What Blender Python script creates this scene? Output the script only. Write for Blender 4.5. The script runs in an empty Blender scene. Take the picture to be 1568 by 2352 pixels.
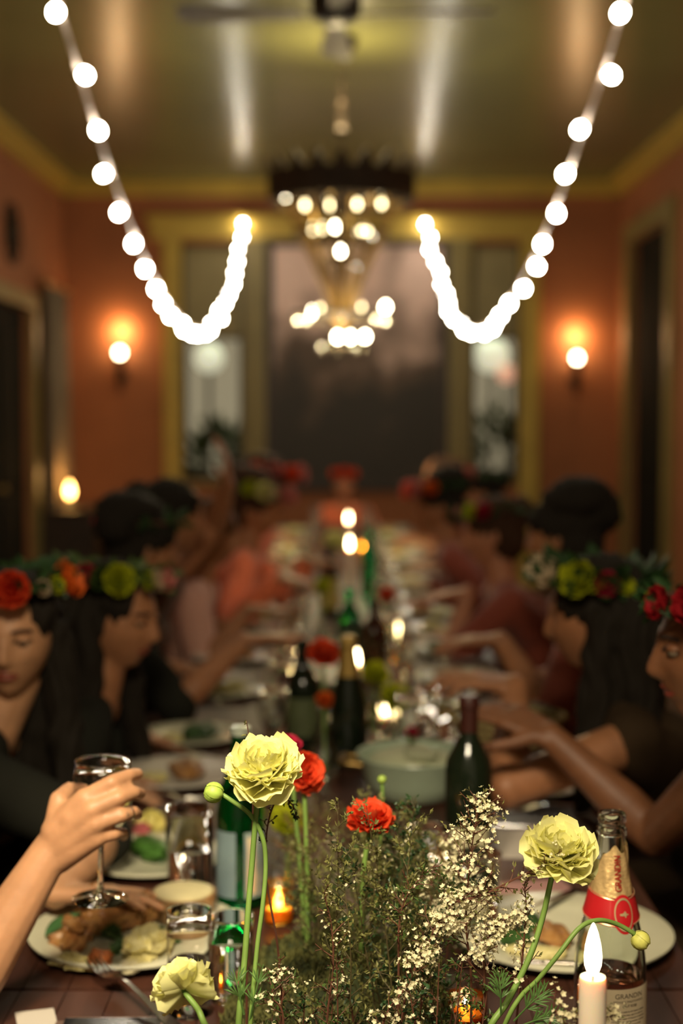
import bpy, bmesh, math, random
from mathutils import Vector, Matrix, noise
random.seed(7)
V = Vector
PI = math.pi
scene = bpy.context.scene
COL = scene.collection

# ------------------------------------------------------------------ camera
FPX = 3267.0
CAMZ = 1.53
PITCH = math.atan(216 / FPX)
cam_data = bpy.data.cameras.new('camera')
cam_data.sensor_fit = 'VERTICAL'
cam_data.sensor_height = 36.0
cam_data.lens = 50.0
cam_data.dof.use_dof = True
cam_data.dof.focus_distance = 1.53
cam_data.dof.aperture_fstop = 2.4
cam_data.clip_start = 0.05
cam = bpy.data.objects.new('camera', cam_data)
cam.location = (0, 0, CAMZ)
cam.rotation_euler = (PI / 2 - PITCH, 0, 0)
COL.objects.link(cam)
scene.camera = cam

# ------------------------------------------------------------------ world, lights, exposure
world = bpy.data.worlds.new('world')
scene.world = world
world.use_nodes = True
world.node_tree.nodes['Background'].inputs[0].default_value = (1.0, 0.80, 0.52, 1)
world.node_tree.nodes['Background'].inputs[1].default_value = 0.24
scene.view_settings.view_transform = 'Standard'
scene.view_settings.look = 'None'
scene.view_settings.gamma = 1
scene.view_settings.use_curve_mapping = False
scene.view_settings.exposure = 0.35
cy = scene.cycles
cy.max_bounces = 16
cy.transparent_max_bounces = 12
cy.transmission_bounces = 14
cy.diffuse_bounces = 3
cy.glossy_bounces = 4
cy.caustics_reflective = False
cy.caustics_refractive = True
cy.sample_clamp_indirect = 25.0
cy.blur_glossy = 0.3


def lamp(name, kind, loc, energy, color, size=0.05, rot=None, parent=None):
    d = bpy.data.lights.new(name, kind)
    d.energy = energy
    d.color = color
    if kind in ('POINT', 'SPOT'):
        d.shadow_soft_size = size
    if kind == 'AREA':
        d.shape = 'DISK'
        d.size = size
    o = bpy.data.objects.new(name, d)
    o.location = loc
    if rot:
        o.rotation_euler = rot
    COL.objects.link(o)
    if parent:
        o.parent = parent
    return o


# unseen fill spots added above the camera for warm light on the near table
# (cones aimed downward, so they light the table and not the ceiling)
for _loc, _aim, _e, _c in (((-0.35, 0.45, 2.45), (-0.14, 1.70, 0.85), 215.0, 43), ((0.05, 0.25, 2.65), (0.0, 3.2, 1.0), 110.0, 75)):
    _l = lamp('front_fill_spot', 'SPOT', _loc, _e, (1.0, 0.84, 0.58), 0.16)
    _l.data.spot_size = math.radians(_c)
    _l.data.spot_blend = 1.0
    _l.rotation_euler = (Vector(_aim) - Vector(_loc)).to_track_quat('-Z', 'Y').to_euler()



# ------------------------------------------------------------------ pixel helpers (photograph frame 1568 x 2352)
def at(px, py, Y):
    d = V((0, math.cos(PITCH), -math.sin(PITCH))) + V((1, 0, 0)) * ((px - 784) / FPX) \
        + V((0, math.sin(PITCH), math.cos(PITCH))) * ((1176 - py) / FPX)
    return V((0, 0, CAMZ)) + d * (Y / d.y)


def on_table(px, py, z=0.75):
    d = V((0, math.cos(PITCH), -math.sin(PITCH))) + V((1, 0, 0)) * ((px - 784) / FPX) \
        + V((0, math.sin(PITCH), math.cos(PITCH))) * ((1176 - py) / FPX)
    t = (z - CAMZ) / d.z
    return V((0, 0, CAMZ)) + d * t


# ------------------------------------------------------------------ materials
MATS = {}


def mat(name, color, rough=0.5, metal=0.0, trans=0.0, ior=1.45, emit=None, estr=0.0, sss=0.0, coat=0.0,
        var=0.0, vscale=20.0, bump=0.0, bscale=60.0, color2=None, sheen=0.0, translucent=0.0, stretch=None, coat_rough=0.15, spec=0.5):
    if name in MATS:
        return MATS[name]
    m = bpy.data.materials.new(name)
    m.use_nodes = True
    nt = m.node_tree
    b = nt.nodes['Principled BSDF']
    b.inputs['Base Color'].default_value = (*color, 1)
    b.inputs['Roughness'].default_value = rough
    b.inputs['Metallic'].default_value = metal
    b.inputs['Transmission Weight'].default_value = trans
    b.inputs['IOR'].default_value = ior
    b.inputs['Coat Weight'].default_value = coat
    b.inputs['Coat Roughness'].default_value = coat_rough
    b.inputs['Sheen Weight'].default_value = sheen
    b.inputs['Specular IOR Level'].default_value = spec
    if sss:
        b.inputs['Subsurface Weight'].default_value = sss
        b.inputs['Subsurface Radius'].default_value = (1.0, 0.4, 0.2)
        b.inputs['Subsurface Scale'].default_value = 0.01
    if emit:
        b.inputs['Emission Color'].default_value = (*emit, 1)
        b.inputs['Emission Strength'].default_value = estr
    if var or bump or color2:
        tc = nt.nodes.new('ShaderNodeTexCoord')
        mp = nt.nodes.new('ShaderNodeMapping')
        if stretch:
            mp.inputs['Scale'].default_value = stretch
        nt.links.new(tc.outputs['Object'], mp.inputs[0])
        n = nt.nodes.new('ShaderNodeTexNoise')
        n.inputs['Scale'].default_value = vscale
        n.inputs['Detail'].default_value = 5
        nt.links.new(mp.outputs[0], n.inputs[0])
        if var or color2:
            r = nt.nodes.new('ShaderNodeValToRGB')
            c2 = color2 or tuple(max(0, c * (1 + var)) for c in color)
            c1 = color if color2 else tuple(c * (1 - var) for c in color)
            r.color_ramp.elements[0].color = (*c1, 1)
            r.color_ramp.elements[1].color = (*c2, 1)
            r.color_ramp.elements[0].position = 0.32
            r.color_ramp.elements[1].position = 0.68
            nt.links.new(n.outputs['Fac'], r.inputs[0])
            nt.links.new(r.outputs[0], b.inputs['Base Color'])
        if bump:
            n2 = nt.nodes.new('ShaderNodeTexNoise')
            n2.inputs['Scale'].default_value = bscale
            n2.inputs['Detail'].default_value = 4
            nt.links.new(mp.outputs[0], n2.inputs[0])
            bp = nt.nodes.new('ShaderNodeBump')
            bp.inputs['Strength'].default_value = bump
            bp.inputs['Distance'].default_value = 0.002
            nt.links.new(n2.outputs['Fac'], bp.inputs['Height'])
            nt.links.new(bp.outputs[0], b.inputs['Normal'])
    if translucent:
        t = nt.nodes.new('ShaderNodeBsdfTranslucent')
        t.inputs[0].default_value = (*color, 1)
        mx = nt.nodes.new('ShaderNodeMixShader')
        mx.inputs[0].default_value = translucent
        nt.links.new(b.outputs[0], mx.inputs[1])
        nt.links.new(t.outputs[0], mx.inputs[2])
        nt.links.new(mx.outputs[0], nt.nodes['Material Output'].inputs[0])
    MATS[name] = m
    return m


def srgb(r, g, b):
    f = lambda c: (c / 255 / 12.92) if c <= 10 else ((c / 255 + 0.055) / 1.055) ** 2.4
    return (f(r), f(g), f(b))


GLASS = mat('clear_glass', (1, 1, 1), 0.02, trans=1, ior=1.45)
GLASS_FAR = mat('clear_glass_soft', (0.95, 0.96, 0.93), 0.04, trans=1, ior=1.4)
WATER = mat('water', (0.97, 0.98, 0.97), 0.0, trans=1, ior=1.33)
GREEN_GLASS = mat('green_glass', (0.02, 0.55, 0.20), 0.05, trans=1, ior=1.45)
DARK_GLASS = mat('dark_bottle_glass', (0.010, 0.016, 0.008), 0.12, trans=0.15, ior=1.5)
BROWN_GLASS = mat('brown_bottle_glass', (0.05, 0.012, 0.006), 0.12, trans=0.25, ior=1.5)
AMBER_GLASS = mat('amber_glass', (0.98, 0.50, 0.08), 0.22, trans=1, ior=1.4)
AMBER_DARK = mat('dark_amber_glass', (0.45, 0.13, 0.015), 0.04, trans=0.95, ior=1.45)
CHINA = mat('cream_glazed_china', (0.66, 0.64, 0.46), 0.25, coat=0.3, var=0.04)
CHINA_W = mat('white_glazed_china', (0.72, 0.66, 0.55), 0.25, coat=0.3, var=0.04)
SAGE = mat('sage_enamel', (0.42, 0.52, 0.38), 0.35, coat=0.2, var=0.06)
SILVER = mat('cutlery_steel', (0.75, 0.70, 0.62), 0.18, metal=1)
BRASS = mat('aged_brass', (0.35, 0.22, 0.07), 0.35, metal=0.9, var=0.2)
IRON = mat('dark_bronze', (0.030, 0.018, 0.010), 0.65, spec=0.2, var=0.3)
GOLD = mat('gold_foil', (0.95, 0.66, 0.30), 0.40, metal=0.6, bump=0.5, bscale=220)
RED_FOIL = mat('red_foil', (0.55, 0.015, 0.02), 0.4, metal=0.1, coat=0.3)
RED_INK = mat('red_ink', (0.32, 0.008, 0.006), 0.5)
PALE_GOLD = mat('pale_gold_ink', (0.85, 0.68, 0.36), 0.3, metal=0.6)
PAPER = mat('label_paper', (0.78, 0.66, 0.44), 0.7, var=0.05)
INK = mat('dark_ink', (0.08, 0.05, 0.03), 0.7)
WAX = mat('candle_wax', (0.90, 0.78, 0.62), 0.45, sss=0.6)
WICK = mat('wick', (0.03, 0.02, 0.02), 0.9)
FLAME = mat('candle_flame', (1, 0.8, 0.5), 0.5, emit=(1.0, 0.72, 0.36), estr=28.0)
FLAME_BIG = mat('candle_flame_near', (1, 0.8, 0.5), 0.5, emit=(1.0, 0.80, 0.50), estr=16.0)
BULB = mat('string_bulb_glass', (1, 0.95, 0.85), 0.3, emit=(1.0, 0.90, 0.72), estr=85.0)
BULB_CH = mat('chandelier_bulb_glass', (1, 0.9, 0.7), 0.3, emit=(1.0, 0.80, 0.42), estr=11.0)
BULB_CH2 = mat('chandelier_bulb_glass_bright', (1, 0.9, 0.7), 0.3, emit=(1.0, 0.88, 0.60), estr=34.0)
BULB_SC = mat('sconce_bulb_glass', (1, 0.9, 0.7), 0.3, emit=(1.0, 0.85, 0.52), estr=22.0)
CRYSTAL = mat('crystal_drop_glass', (1, 0.95, 0.8), 0.08, trans=0.9, ior=1.6)
CABLE = mat('pale_cable', (0.75, 0.62, 0.52), 0.6)
TERRACOTTA = mat('terracotta_plaster', (0.30, 0.105, 0.038), 0.75, var=0.10, vscale=2.5, bump=0.2, bscale=40)
OCHRE = mat('ochre_painted_trim', (0.44, 0.30, 0.05), 0.5, var=0.08, vscale=5)
OLIVE = mat('olive_painted_trim', (0.20, 0.15, 0.045), 0.5, var=0.08, vscale=5)
CEILING = mat('olive_gloss_ceiling', (0.130, 0.128, 0.046), 0.6, coat=0.8, coat_rough=0.24, spec=0.08, var=0.08, vscale=1.3)
FLOORM = mat('dark_floor_wood', (0.05, 0.025, 0.012), 0.5, var=0.3, vscale=6, stretch=(1, .1, 1))
TABLEW = mat('reddish_table_wood', (0.060, 0.022, 0.013), 0.42, var=0.35, vscale=9, bump=0.3, bscale=40, stretch=(3, .25, 3))
DARKW = mat('dark_stained_wood', (0.03, 0.015, 0.008), 0.5, var=0.3, vscale=8)
BLACKD = mat('near_black_door_paint', (0.012, 0.011, 0.008), 0.95, var=0.2, spec=0.1)
YEL = mat('yellow_petal', (0.92, 0.90, 0.42), 0.55, translucent=0.35, var=0.06, vscale=120)
YEL2 = mat('lime_yellow_petal', (0.55, 0.58, 0.02), 0.55, translucent=0.3)
CORAL = mat('coral_petal', (0.80, 0.09, 0.025), 0.55, translucent=0.35)
ORANGE = mat('orange_petal', (0.80, 0.16, 0.02), 0.55, translucent=0.35)
MAGENTA = mat('magenta_petal', (0.50, 0.02, 0.06), 0.55, translucent=0.3)
CRIMSON = mat('crimson_petal', (0.35, 0.01, 0.015), 0.55, translucent=0.3)
PINK = mat('pink_petal', (0.62, 0.20, 0.17), 0.55, translucent=0.3)
BLUSH = mat('cream_petal', (0.66, 0.52, 0.34), 0.55, translucent=0.3)
STEM = mat('green_stem', (0.16, 0.27, 0.055), 0.5, var=0.15, sss=0.1)
BUDG = mat('green_bud', (0.34, 0.48, 0.08), 0.5, var=0.15, vscale=90)
BUDY = mat('yellow_green_bud', (0.62, 0.62, 0.14), 0.5, var=0.15, vscale=90)
OTWIG = mat('olive_brown_twig', (0.075, 0.055, 0.02), 0.7, var=0.3)
TWIG = mat('reddish_brown_twig', (0.10, 0.035, 0.018), 0.7, var=0.3)
LEAF = mat('mid_green_leaf', (0.07, 0.12, 0.026), 0.5, translucent=0.3, var=0.3, vscale=60)
LEAFD = mat('dark_green_leaf', (0.025, 0.065, 0.018), 0.5, translucent=0.2, var=0.3, vscale=60)
LEAFO = mat('olive_small_leaf', (0.19, 0.19, 0.055), 0.55, translucent=0.3, var=0.3, vscale=60)
BLOSSOM = mat('white_blossom', (0.72, 0.67, 0.44), 0.6, translucent=0.25)
MOSS = mat('dark_moss', (0.035, 0.045, 0.012), 0.9, var=0.6, vscale=30)
MOSS2 = mat('moss_tips', (0.10, 0.10, 0.025), 0.9, var=0.5, vscale=30)
NAPKIN = mat('white_linen', (0.62, 0.56, 0.48), 0.85, bump=0.3, bscale=300)
NAPPINK = mat('dusty_pink_linen', (0.45, 0.24, 0.22), 0.85, bump=0.3, bscale=300)
CHICKEN = mat('roast_meat', (0.24, 0.09, 0.025), 0.4, color2=(0.42, 0.22, 0.07), vscale=45, bump=0.8, bscale=90)
RICE = mat('yellow_rice', (0.55, 0.46, 0.14), 0.6, color2=(0.70, 0.64, 0.34), vscale=150, bump=0.9, bscale=180)
GREENS = mat('cooked_greens', (0.03, 0.075, 0.015), 0.4, var=0.5, vscale=60)
HAIR_D = mat('dark_brown_hair', (0.018, 0.014, 0.010), 0.8, spec=0.15, bump=0.6, bscale=60, stretch=(8, 8, .6))
HAIR_B = mat('brown_hair', (0.05, 0.022, 0.010), 0.75, spec=0.2, bump=0.6, bscale=60, stretch=(8, 8, .6))
BLACKC = mat('black_cloth', (0.020, 0.020, 0.015), 0.95, spec=0.1)
CORALC = mat('coral_cloth', (0.80, 0.19, 0.08), 0.85, sheen=0.2, var=0.12, vscale=8)
PINKC = mat('pale_pink_cloth', (0.60, 0.32, 0.24), 0.85, sheen=0.2)
REDC = mat('brick_red_cloth', (0.25, 0.05, 0.025), 0.85, sheen=0.2, var=0.12, vscale=8)
BROWNC = mat('tobacco_brown_cloth', (0.10, 0.042, 0.017), 0.85, sheen=0.1)
OLIVEC = mat('dark_brown_cloth', (0.045, 0.028, 0.015), 0.9, spec=0.1)
EYEW = mat('eye_white', (0.20, 0.15, 0.10), 0.3)
EYED = mat('dark_iris', (0.02, 0.012, 0.006), 0.15)
BROW = mat('eyebrow_hair', (0.03, 0.014, 0.008), 0.8)
LIPS = mat('muted_red_lips', (0.28, 0.05, 0.035), 0.4)


def skin_mat(name, c):
    return mat(name, c, 0.5, sss=0.25, color2=tuple(x * 0.80 for x in c), vscale=30, bump=0.12, bscale=160)


SKIN_A = skin_mat('light_skin', (0.58, 0.30, 0.155))
SKIN_B = skin_mat('tan_skin', (0.42, 0.185, 0.085))
SKIN_D = skin_mat('deep_tan_skin', (0.23, 0.095, 0.042))
SKIN_R = skin_mat('rosy_skin', (0.55, 0.24, 0.13))


# ------------------------------------------------------------------ object helpers
def tag(o, label=None, cat=None, group=None, kind=None):
    if label: o['label'] = label
    if cat: o['category'] = cat
    if group: o['group'] = group
    if kind: o['kind'] = kind
    return o


def thing(name, label, cat, loc=(0, 0, 0), rz=0.0, group=None, kind=None):
    o = bpy.data.objects.new(name, None)
    o.empty_display_size = 0.02
    o.location = loc
    o.rotation_euler = (0, 0, rz)
    COL.objects.link(o)
    return tag(o, label, cat, group, kind)


def link_mesh(name, me, m, parent=None, kind=None, loc=None):
    if m is not None:
        me.materials.clear()
        me.materials.append(m)
    o = bpy.data.objects.new(name, me)
    COL.objects.link(o)
    if parent: o.parent = parent
    if kind: o['kind'] = kind
    if loc is not None: o.location = loc
    return o


def copy_tree(o, parent=None):
    c = o.copy()
    COL.objects.link(c)
    c.parent = parent
    if parent is not None:
        c.matrix_parent_inverse = o.matrix_parent_inverse.copy()
    for ch in o.children:
        copy_tree(ch, c)
    return c


class MB:
    """collects closed shapes into one mesh"""
    def __init__(s):
        s.v = []
        s.f = []

    def add(s, v, f, M=None):
        n = len(s.v)
        if M is not None:
            v = [M @ V(p) for p in v]
        s.v += [tuple(p) for p in v]
        s.f += [tuple(i + n for i in q) for q in f]
        return s

    def box(s, c, d, M=None):
        x, y, z = c
        a, b, h = d[0] / 2, d[1] / 2, d[2] / 2
        v = [(x + i * a, y + j * b, z + k * h) for i in (-1, 1) for j in (-1, 1) for k in (-1, 1)]
        f = [(0, 1, 3, 2), (4, 6, 7, 5), (0, 4, 5, 1), (2, 3, 7, 6), (0, 2, 6, 4), (1, 5, 7, 3)]
        return s.add(v, f, M)

    def bbox(s, x0, x1, y0, y1, z0, z1):
        return s.box(((x0 + x1) / 2, (y0 + y1) / 2, (z0 + z1) / 2), (abs(x1 - x0), abs(y1 - y0), abs(z1 - z0)))

    def lathe(s, prof, n=24, M=None, closed=False):
        """prof: list of (r, z); r==0 makes a pole"""
        v = []
        rings = []
        for r, z in prof:
            if r <= 1e-7:
                rings.append([len(v)])
                v.append((0, 0, z))
            else:
                rings.append(list(range(len(v), len(v) + n)))
                v += [(r * math.cos(2 * PI * i / n), r * math.sin(2 * PI * i / n), z) for i in range(n)]
        f = []
        pairs = list(zip(rings, rings[1:]))
        if closed:
            pairs.append((rings[-1], rings[0]))
        for a, b in pairs:
            if len(a) == 1 and len(b) == 1:
                continue
            for i in range(n):
                j = (i + 1) % n
                if len(a) == 1:
                    f.append((a[0], b[j], b[i]))
                elif len(b) == 1:
                    f.append((a[i], a[j], b[0]))
                else:
                    f.append((a[i], a[j], b[j], b[i]))
        return s.add(v, f, M)

    def tube(s, pts, rad, n=6, M=None):
        pts = [V(p) for p in pts]
        if not isinstance(rad, (list, tuple)):
            rad = [rad] * len(pts)
        v = []
        up = None
        for i, p in enumerate(pts):
            t = (pts[min(i + 1, len(pts) - 1)] - pts[max(i - 1, 0)])
            if t.length < 1e-9:
                t = V((0, 0, 1))
            t.normalize()
            if up is None:
                up = V((0, 0, 1)) if abs(t.z) < 0.9 else V((1, 0, 0))
            a = up.cross(t)
            if a.length < 1e-6:
                a = V((1, 0, 0)).cross(t)
            a.normalize()
            b = t.cross(a)
            up = b
            for k in range(n):
                q = 2 * PI * k / n
                v.append(p + (a * math.cos(q) + b * math.sin(q)) * rad[i])
        f = []
        for i in range(len(pts) - 1):
            for k in range(n):
                j = (k + 1) % n
                f.append((i * n + k, i * n + j, (i + 1) * n + j, (i + 1) * n + k))
        f.append(tuple(range(n - 1, -1, -1)))
        f.append(tuple(range((len(pts) - 1) * n, len(pts) * n)))
        return s.add(v, f, M)

    def capsule(s, p0, p1, r0, r1, side=None, flat=1.0, n=14):
        """tapered capsule; side = wide axis, flat = thickness factor across it"""
        p0, p1 = V(p0), V(p1)
        t = p1 - p0
        L = t.length
        t = t.normalized() if L > 1e-9 else V((0, 0, 1))
        if side is None:
            side = V((1, 0, 0)) if abs(t.x) < 0.8 else V((0, 1, 0))
        a = V(side) - t * V(side).dot(t)
        a.normalize()
        b = t.cross(a)
        v = []
        rows = []
        for k in range(5):
            q = -PI / 2 + PI / 2 * k / 4
            rows.append((p0 + t * (r0 * math.sin(q)), r0 * math.cos(q)))
        for k in range(5):
            q = PI / 2 * k / 4
            rows.append((p1 + t * (r1 * math.sin(q)), r1 * math.cos(q)))
        f = []
        for c, r in rows:
            r = max(r, 1e-5)
            for i in range(n):
                q = 2 * PI * i / n
                v.append(c + a * (r * math.cos(q)) + b * (r * flat * math.sin(q)))
        for i in range(len(rows) - 1):
            for k in range(n):
                j = (k + 1) % n
                f.append((i * n + k, i * n + j, (i + 1) * n + j, (i + 1) * n + k))
        f.append(tuple(range(n - 1, -1, -1)))
        f.append(tuple(range((len(rows) - 1) * n, len(rows) * n)))
        return s.add(v, f)

    def ellipsoid(s, c, r, n=16, m=10, M=None):
        v = []
        f = []
        c = V(c)
        for i in range(m + 1):
            q = -PI / 2 + PI * i / m
            cr = max(math.cos(q), 1e-4)
            for k in range(n):
                a = 2 * PI * k / n
                p = V((r[0] * cr * math.cos(a), r[1] * cr * math.sin(a), r[2] * math.sin(q)))
                if M is not None:
                    p = M @ p
                v.append(c + p)
        for i in range(m):
            for k in range(n):
                j = (k + 1) % n
                f.append((i * n + k, i * n + j, (i + 1) * n + j, (i + 1) * n + k))
        f.append(tuple(range(n - 1, -1, -1)))
        f.append(tuple(range(m * n, (m + 1) * n)))
        return s.add(v, f)

    def mesh(s, name, smooth=True):
        me = bpy.data.meshes.new(name)
        me.from_pydata(s.v, [], s.f)
        if smooth:
            me.polygons.foreach_set('use_smooth', [True] * len(me.polygons))
            me.set_sharp_from_angle(angle=math.radians(48))
        me.update()
        return me

    def build(s, name, m, parent=None, smooth=True, kind=None, origin=None, label=None):
        if origin is not None:
            o_ = V(origin)
            s.v = [tuple(V(p) - o_) for p in s.v]
        me = s.mesh(name, smooth)
        o = link_mesh(name, me, m, parent, kind)
        if label: o['label'] = label
        return o


def struct(name, mb, m, smooth=False):
    return mb.build(name, m, None, smooth, 'structure')


def catmull(pts, n=8):
    pts = [V(p) for p in pts]
    if len(pts) < 3:
        return [pts[0].lerp(pts[-1], i / n) for i in range(n + 1)]
    P = [pts[0] * 2 - pts[1]] + pts + [pts[-1] * 2 - pts[-2]]
    out = []
    for i in range(1, len(P) - 2):
        a, b, c, d = P[i - 1], P[i], P[i + 1], P[i + 2]
        for k in range(n):
            t = k / n
            out.append(0.5 * ((2 * b) + (c - a) * t + (2 * a - 5 * b + 4 * c - d) * t * t + (3 * b - a - 3 * c + d) * t ** 3))
    out.append(pts[-1])
    return out


def frame_from(fwd, up=(0, 0, 1)):
    """matrix with local +Y = fwd, +Z ~ up"""
    y = V(fwd).normalized()
    x = y.cross(V(up))
    if x.length < 1e-6:
        x = V((1, 0, 0))
    x.normalize()
    z = x.cross(y)
    return Matrix((x, y, z)).transposed()


def axis_matrix(z_axis):
    """local +Z = z_axis"""
    return V((0, 0, 1)).rotation_difference(V(z_axis).normalized()).to_matrix()


# ================================================================== SETTING
RX, RY, RH = 2.52, 13.0, 3.65
struct('floor', MB().bbox(-RX, RX, -2.0, RY, -0.1, 0.0), FLOORM)
struct('ceiling', MB().bbox(-RX, RX, -2.0, RY, RH, RH + 0.1), CEILING)

# window openings in the far wall
WL = (-1.45, -0.89)
WR = (1.18, 1.62)
WZ0, WZ1 = 0.97, 3.10
wb = MB()
wb.bbox(-RX, WL[0], RY, RY + 0.2, 0, RH)
wb.bbox(WL[1], WR[0], RY, RY + 0.2, 0, RH)
wb.bbox(WR[1], RX, RY, RY + 0.2, 0, RH)
for w in (WL, WR):
    wb.bbox(w[0], w[1], RY, RY + 0.2, 0, WZ0)
    wb.bbox(w[0], w[1], RY, RY + 0.2, WZ1, RH)
struct('wall_back', wb, TERRACOTTA)
DL = (9.6, 11.55)      # doorway in the left wall
DR = (10.95, 12.45)    # doorway in the right wall
DH_L, DH_R = 2.40, 3.05
wl = MB().bbox(-RX - 0.2, -RX, -2, DL[0], 0, RH).bbox(-RX - 0.2, -RX, DL[1], RY, 0, RH).bbox(-RX - 0.2, -RX, DL[0], DL[1], DH_L, RH)
struct('wall_left', wl, TERRACOTTA)
wr = MB().bbox(RX, RX + 0.2, -2, DR[0], 0, RH).bbox(RX, RX + 0.2, DR[1], RY, 0, RH).bbox(RX, RX + 0.2, DR[0], DR[1], DH_R, RH)
struct('wall_right', wr, TERRACOTTA)


def cornice(name, x0, y0, x1, y1, inward, m=OCHRE):
    """stepped cornice running between two points; inward = unit vector into the room"""
    mb = MB()
    for d, z0, z1 in ((0.14, RH - 0.035, RH), (0.10, RH - 0.075, RH - 0.035), (0.06, RH - 0.125, RH - 0.075)):
        xa, xb = sorted((x0, x1 + inward[0] * d)) if x0 == x1 else (x0, x1)
        ya, yb = sorted((y0, y1 + inward[1] * d)) if y0 == y1 else (y0, y1)
        mb.bbox(xa, xb, ya, yb, z0, z1)
    return struct(name, mb, m)


cornice('trim_1', -RX, RY, RX, RY, (0, -1))
cornice('trim_2', -RX, -2, -RX, RY, (1, 0))
cornice('trim_3', RX, -2, RX, RY, (-1, 0))
struct('trim_4', MB().bbox(-1.72, 1.86, RY - 0.07, RY, 3.14, 3.33).bbox(-1.76, 1.90, RY - 0.10, RY, 3.30, 3.35), OCHRE)
for k, (xa, xb, m) in enumerate(((-1.62, -1.45, OCHRE), (-0.89, -0.66, OLIVE), (0.95, 1.18, OLIVE), (1.62, 1.80, OCHRE))):
    mb = MB().bbox(xa, xb, RY - 0.06, RY, 0.0, 3.14)
    mb.bbox(xa + 0.03, xb - 0.03, RY - 0.09, RY - 0.06, 0.12, 3.05)
    mb.bbox(xa - 0.012, xb + 0.012, RY - 0.10, RY, 0, 0.16)
    struct('trim_%d' % (k + 5), mb, m)
struct('baseboard_left', MB().bbox(-RX, -RX + 0.02, -2, DL[0], 0, 0.18).bbox(-RX, -RX + 0.02, DL[1], RY, 0, 0.18), OLIVE)
struct('baseboard_right', MB().bbox(RX - 0.02, RX, -2, DR[0], 0, 0.18).bbox(RX - 0.02, RX, DR[1], RY, 0, 0.18), OLIVE)

DUSK = mat('window_glass', (0.9, 0.95, 0.9), 0.05, trans=1, ior=1.3)
BLIND = mat('olive_roller_blind', (0.26, 0.21, 0.10), 0.8, var=0.1, vscale=4)
for k, w in enumerate((WL, WR)):
    fr = MB()
    for x in (w[0] + 0.02, w[1] - 0.02):
        fr.bbox(x - 0.02, x + 0.02, RY + 0.02, RY + 0.08, WZ0, WZ1)
    for z in (WZ0 + 0.02, 2.27, WZ1 - 0.02):
        fr.bbox(w[0], w[1], RY + 0.02, RY + 0.08, z - 0.025, z + 0.025)
    o = struct('window_%d' % (k + 1), fr, DARKW)
    MB().bbox(w[0] + 0.04, w[1] - 0.04, RY + 0.045, RY + 0.053, WZ0 + 0.045, 2.245).build('pane', DUSK, o, False)
    MB().bbox(w[0] + 0.04, w[1] - 0.04, RY + 0.045, RY + 0.053, 2.295, WZ1 - 0.045).build('pane', DUSK, o, False)
    MB().bbox(w[0] - 0.02, w[1] + 0.02, RY - 0.05, RY + 0.0, WZ0 - 0.05, WZ0 - 0.005).build('sill', OLIVE, o, False)
    t = thing('roller_blind', 'olive roller blind over the upper pane of the %s window' % ('left', 'right')[k], 'blind',
              ((w[0] + w[1]) / 2, RY + 0.01, WZ1 - 0.04))
    hw = (w[1] - w[0]) / 2 - 0.03
    MB().bbox(-hw, hw, -0.004, 0.002, -0.76, 0).build('fabric', BLIND, t, False)
    MB().tube([(-hw, 0, 0.0), (hw, 0, 0.0)], 0.018, 10).build('roller', OLIVE, t)
    MB().bbox(-hw, hw, -0.008, 0.006, -0.785, -0.76).build('bottom_rail', OLIVE, t, False)

# door in left wall and doorway in the right wall
o = struct('door_1', MB().bbox(-RX - 0.09, -RX - 0.05, DL[0], DL[1], 0, DH_L), BLACKD)
for y0 in (DL[0] + 0.1, (DL[0] + DL[1]) / 2 + 0.08):
    for z0, z1 in ((0.2, 0.9), (1.05, 2.2)):
        MB().bbox(-RX - 0.05, -RX - 0.035, y0, y0 + 0.78, z0, z1).build('panel', BLACKD, o, False)
MB().lathe([(0, -0.03), (0.022, -0.02), (0.028, 0), (0.015, 0.02), (0.012, 0.05), (0, 0.05)], 12,
           Matrix.Translation((-RX - 0.0, 10.6, 1.0)) @ Matrix.Rotation(-PI / 2, 4, 'Y')).build('knob', BRASS, o)
o = struct('door_2', MB().bbox(RX + 0.05, RX + 0.09, DR[0], DR[1], 0, DH_R), BLACKD)
for z0, z1 in ((0.2, 0.9), (1.05, 2.85)):
    for y0 in (DR[0] + 0.1, DR[0] + 0.80):
        MB().bbox(RX + 0.035, RX + 0.05, y0, y0 + 0.6, z0, z1).build('panel', BLACKD, o, False)
mb = MB()
for y in (DR[0] - 0.07, DR[1] + 0.07):
    mb.bbox(RX - 0.05, RX, y - 0.09, y + 0.09, 0, DH_R)
mb.bbox(RX - 0.05, RX, DR[0] - 0.18, DR[1] + 0.18, DH_R, DH_R + 0.15)
struct('trim_9', mb, OLIVE)
mb = MB()
for y in (DL[0] - 0.07, DL[1] + 0.07):
    mb.bbox(-RX, -RX + 0.05, y - 0.07, y + 0.07, 0, DH_L)
mb.bbox(-RX, -RX + 0.05, DL[0] - 0.14, DL[1] + 0.14, DH_L, DH_L + 0.12)
struct('trim_10', mb, OLIVE)

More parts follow.
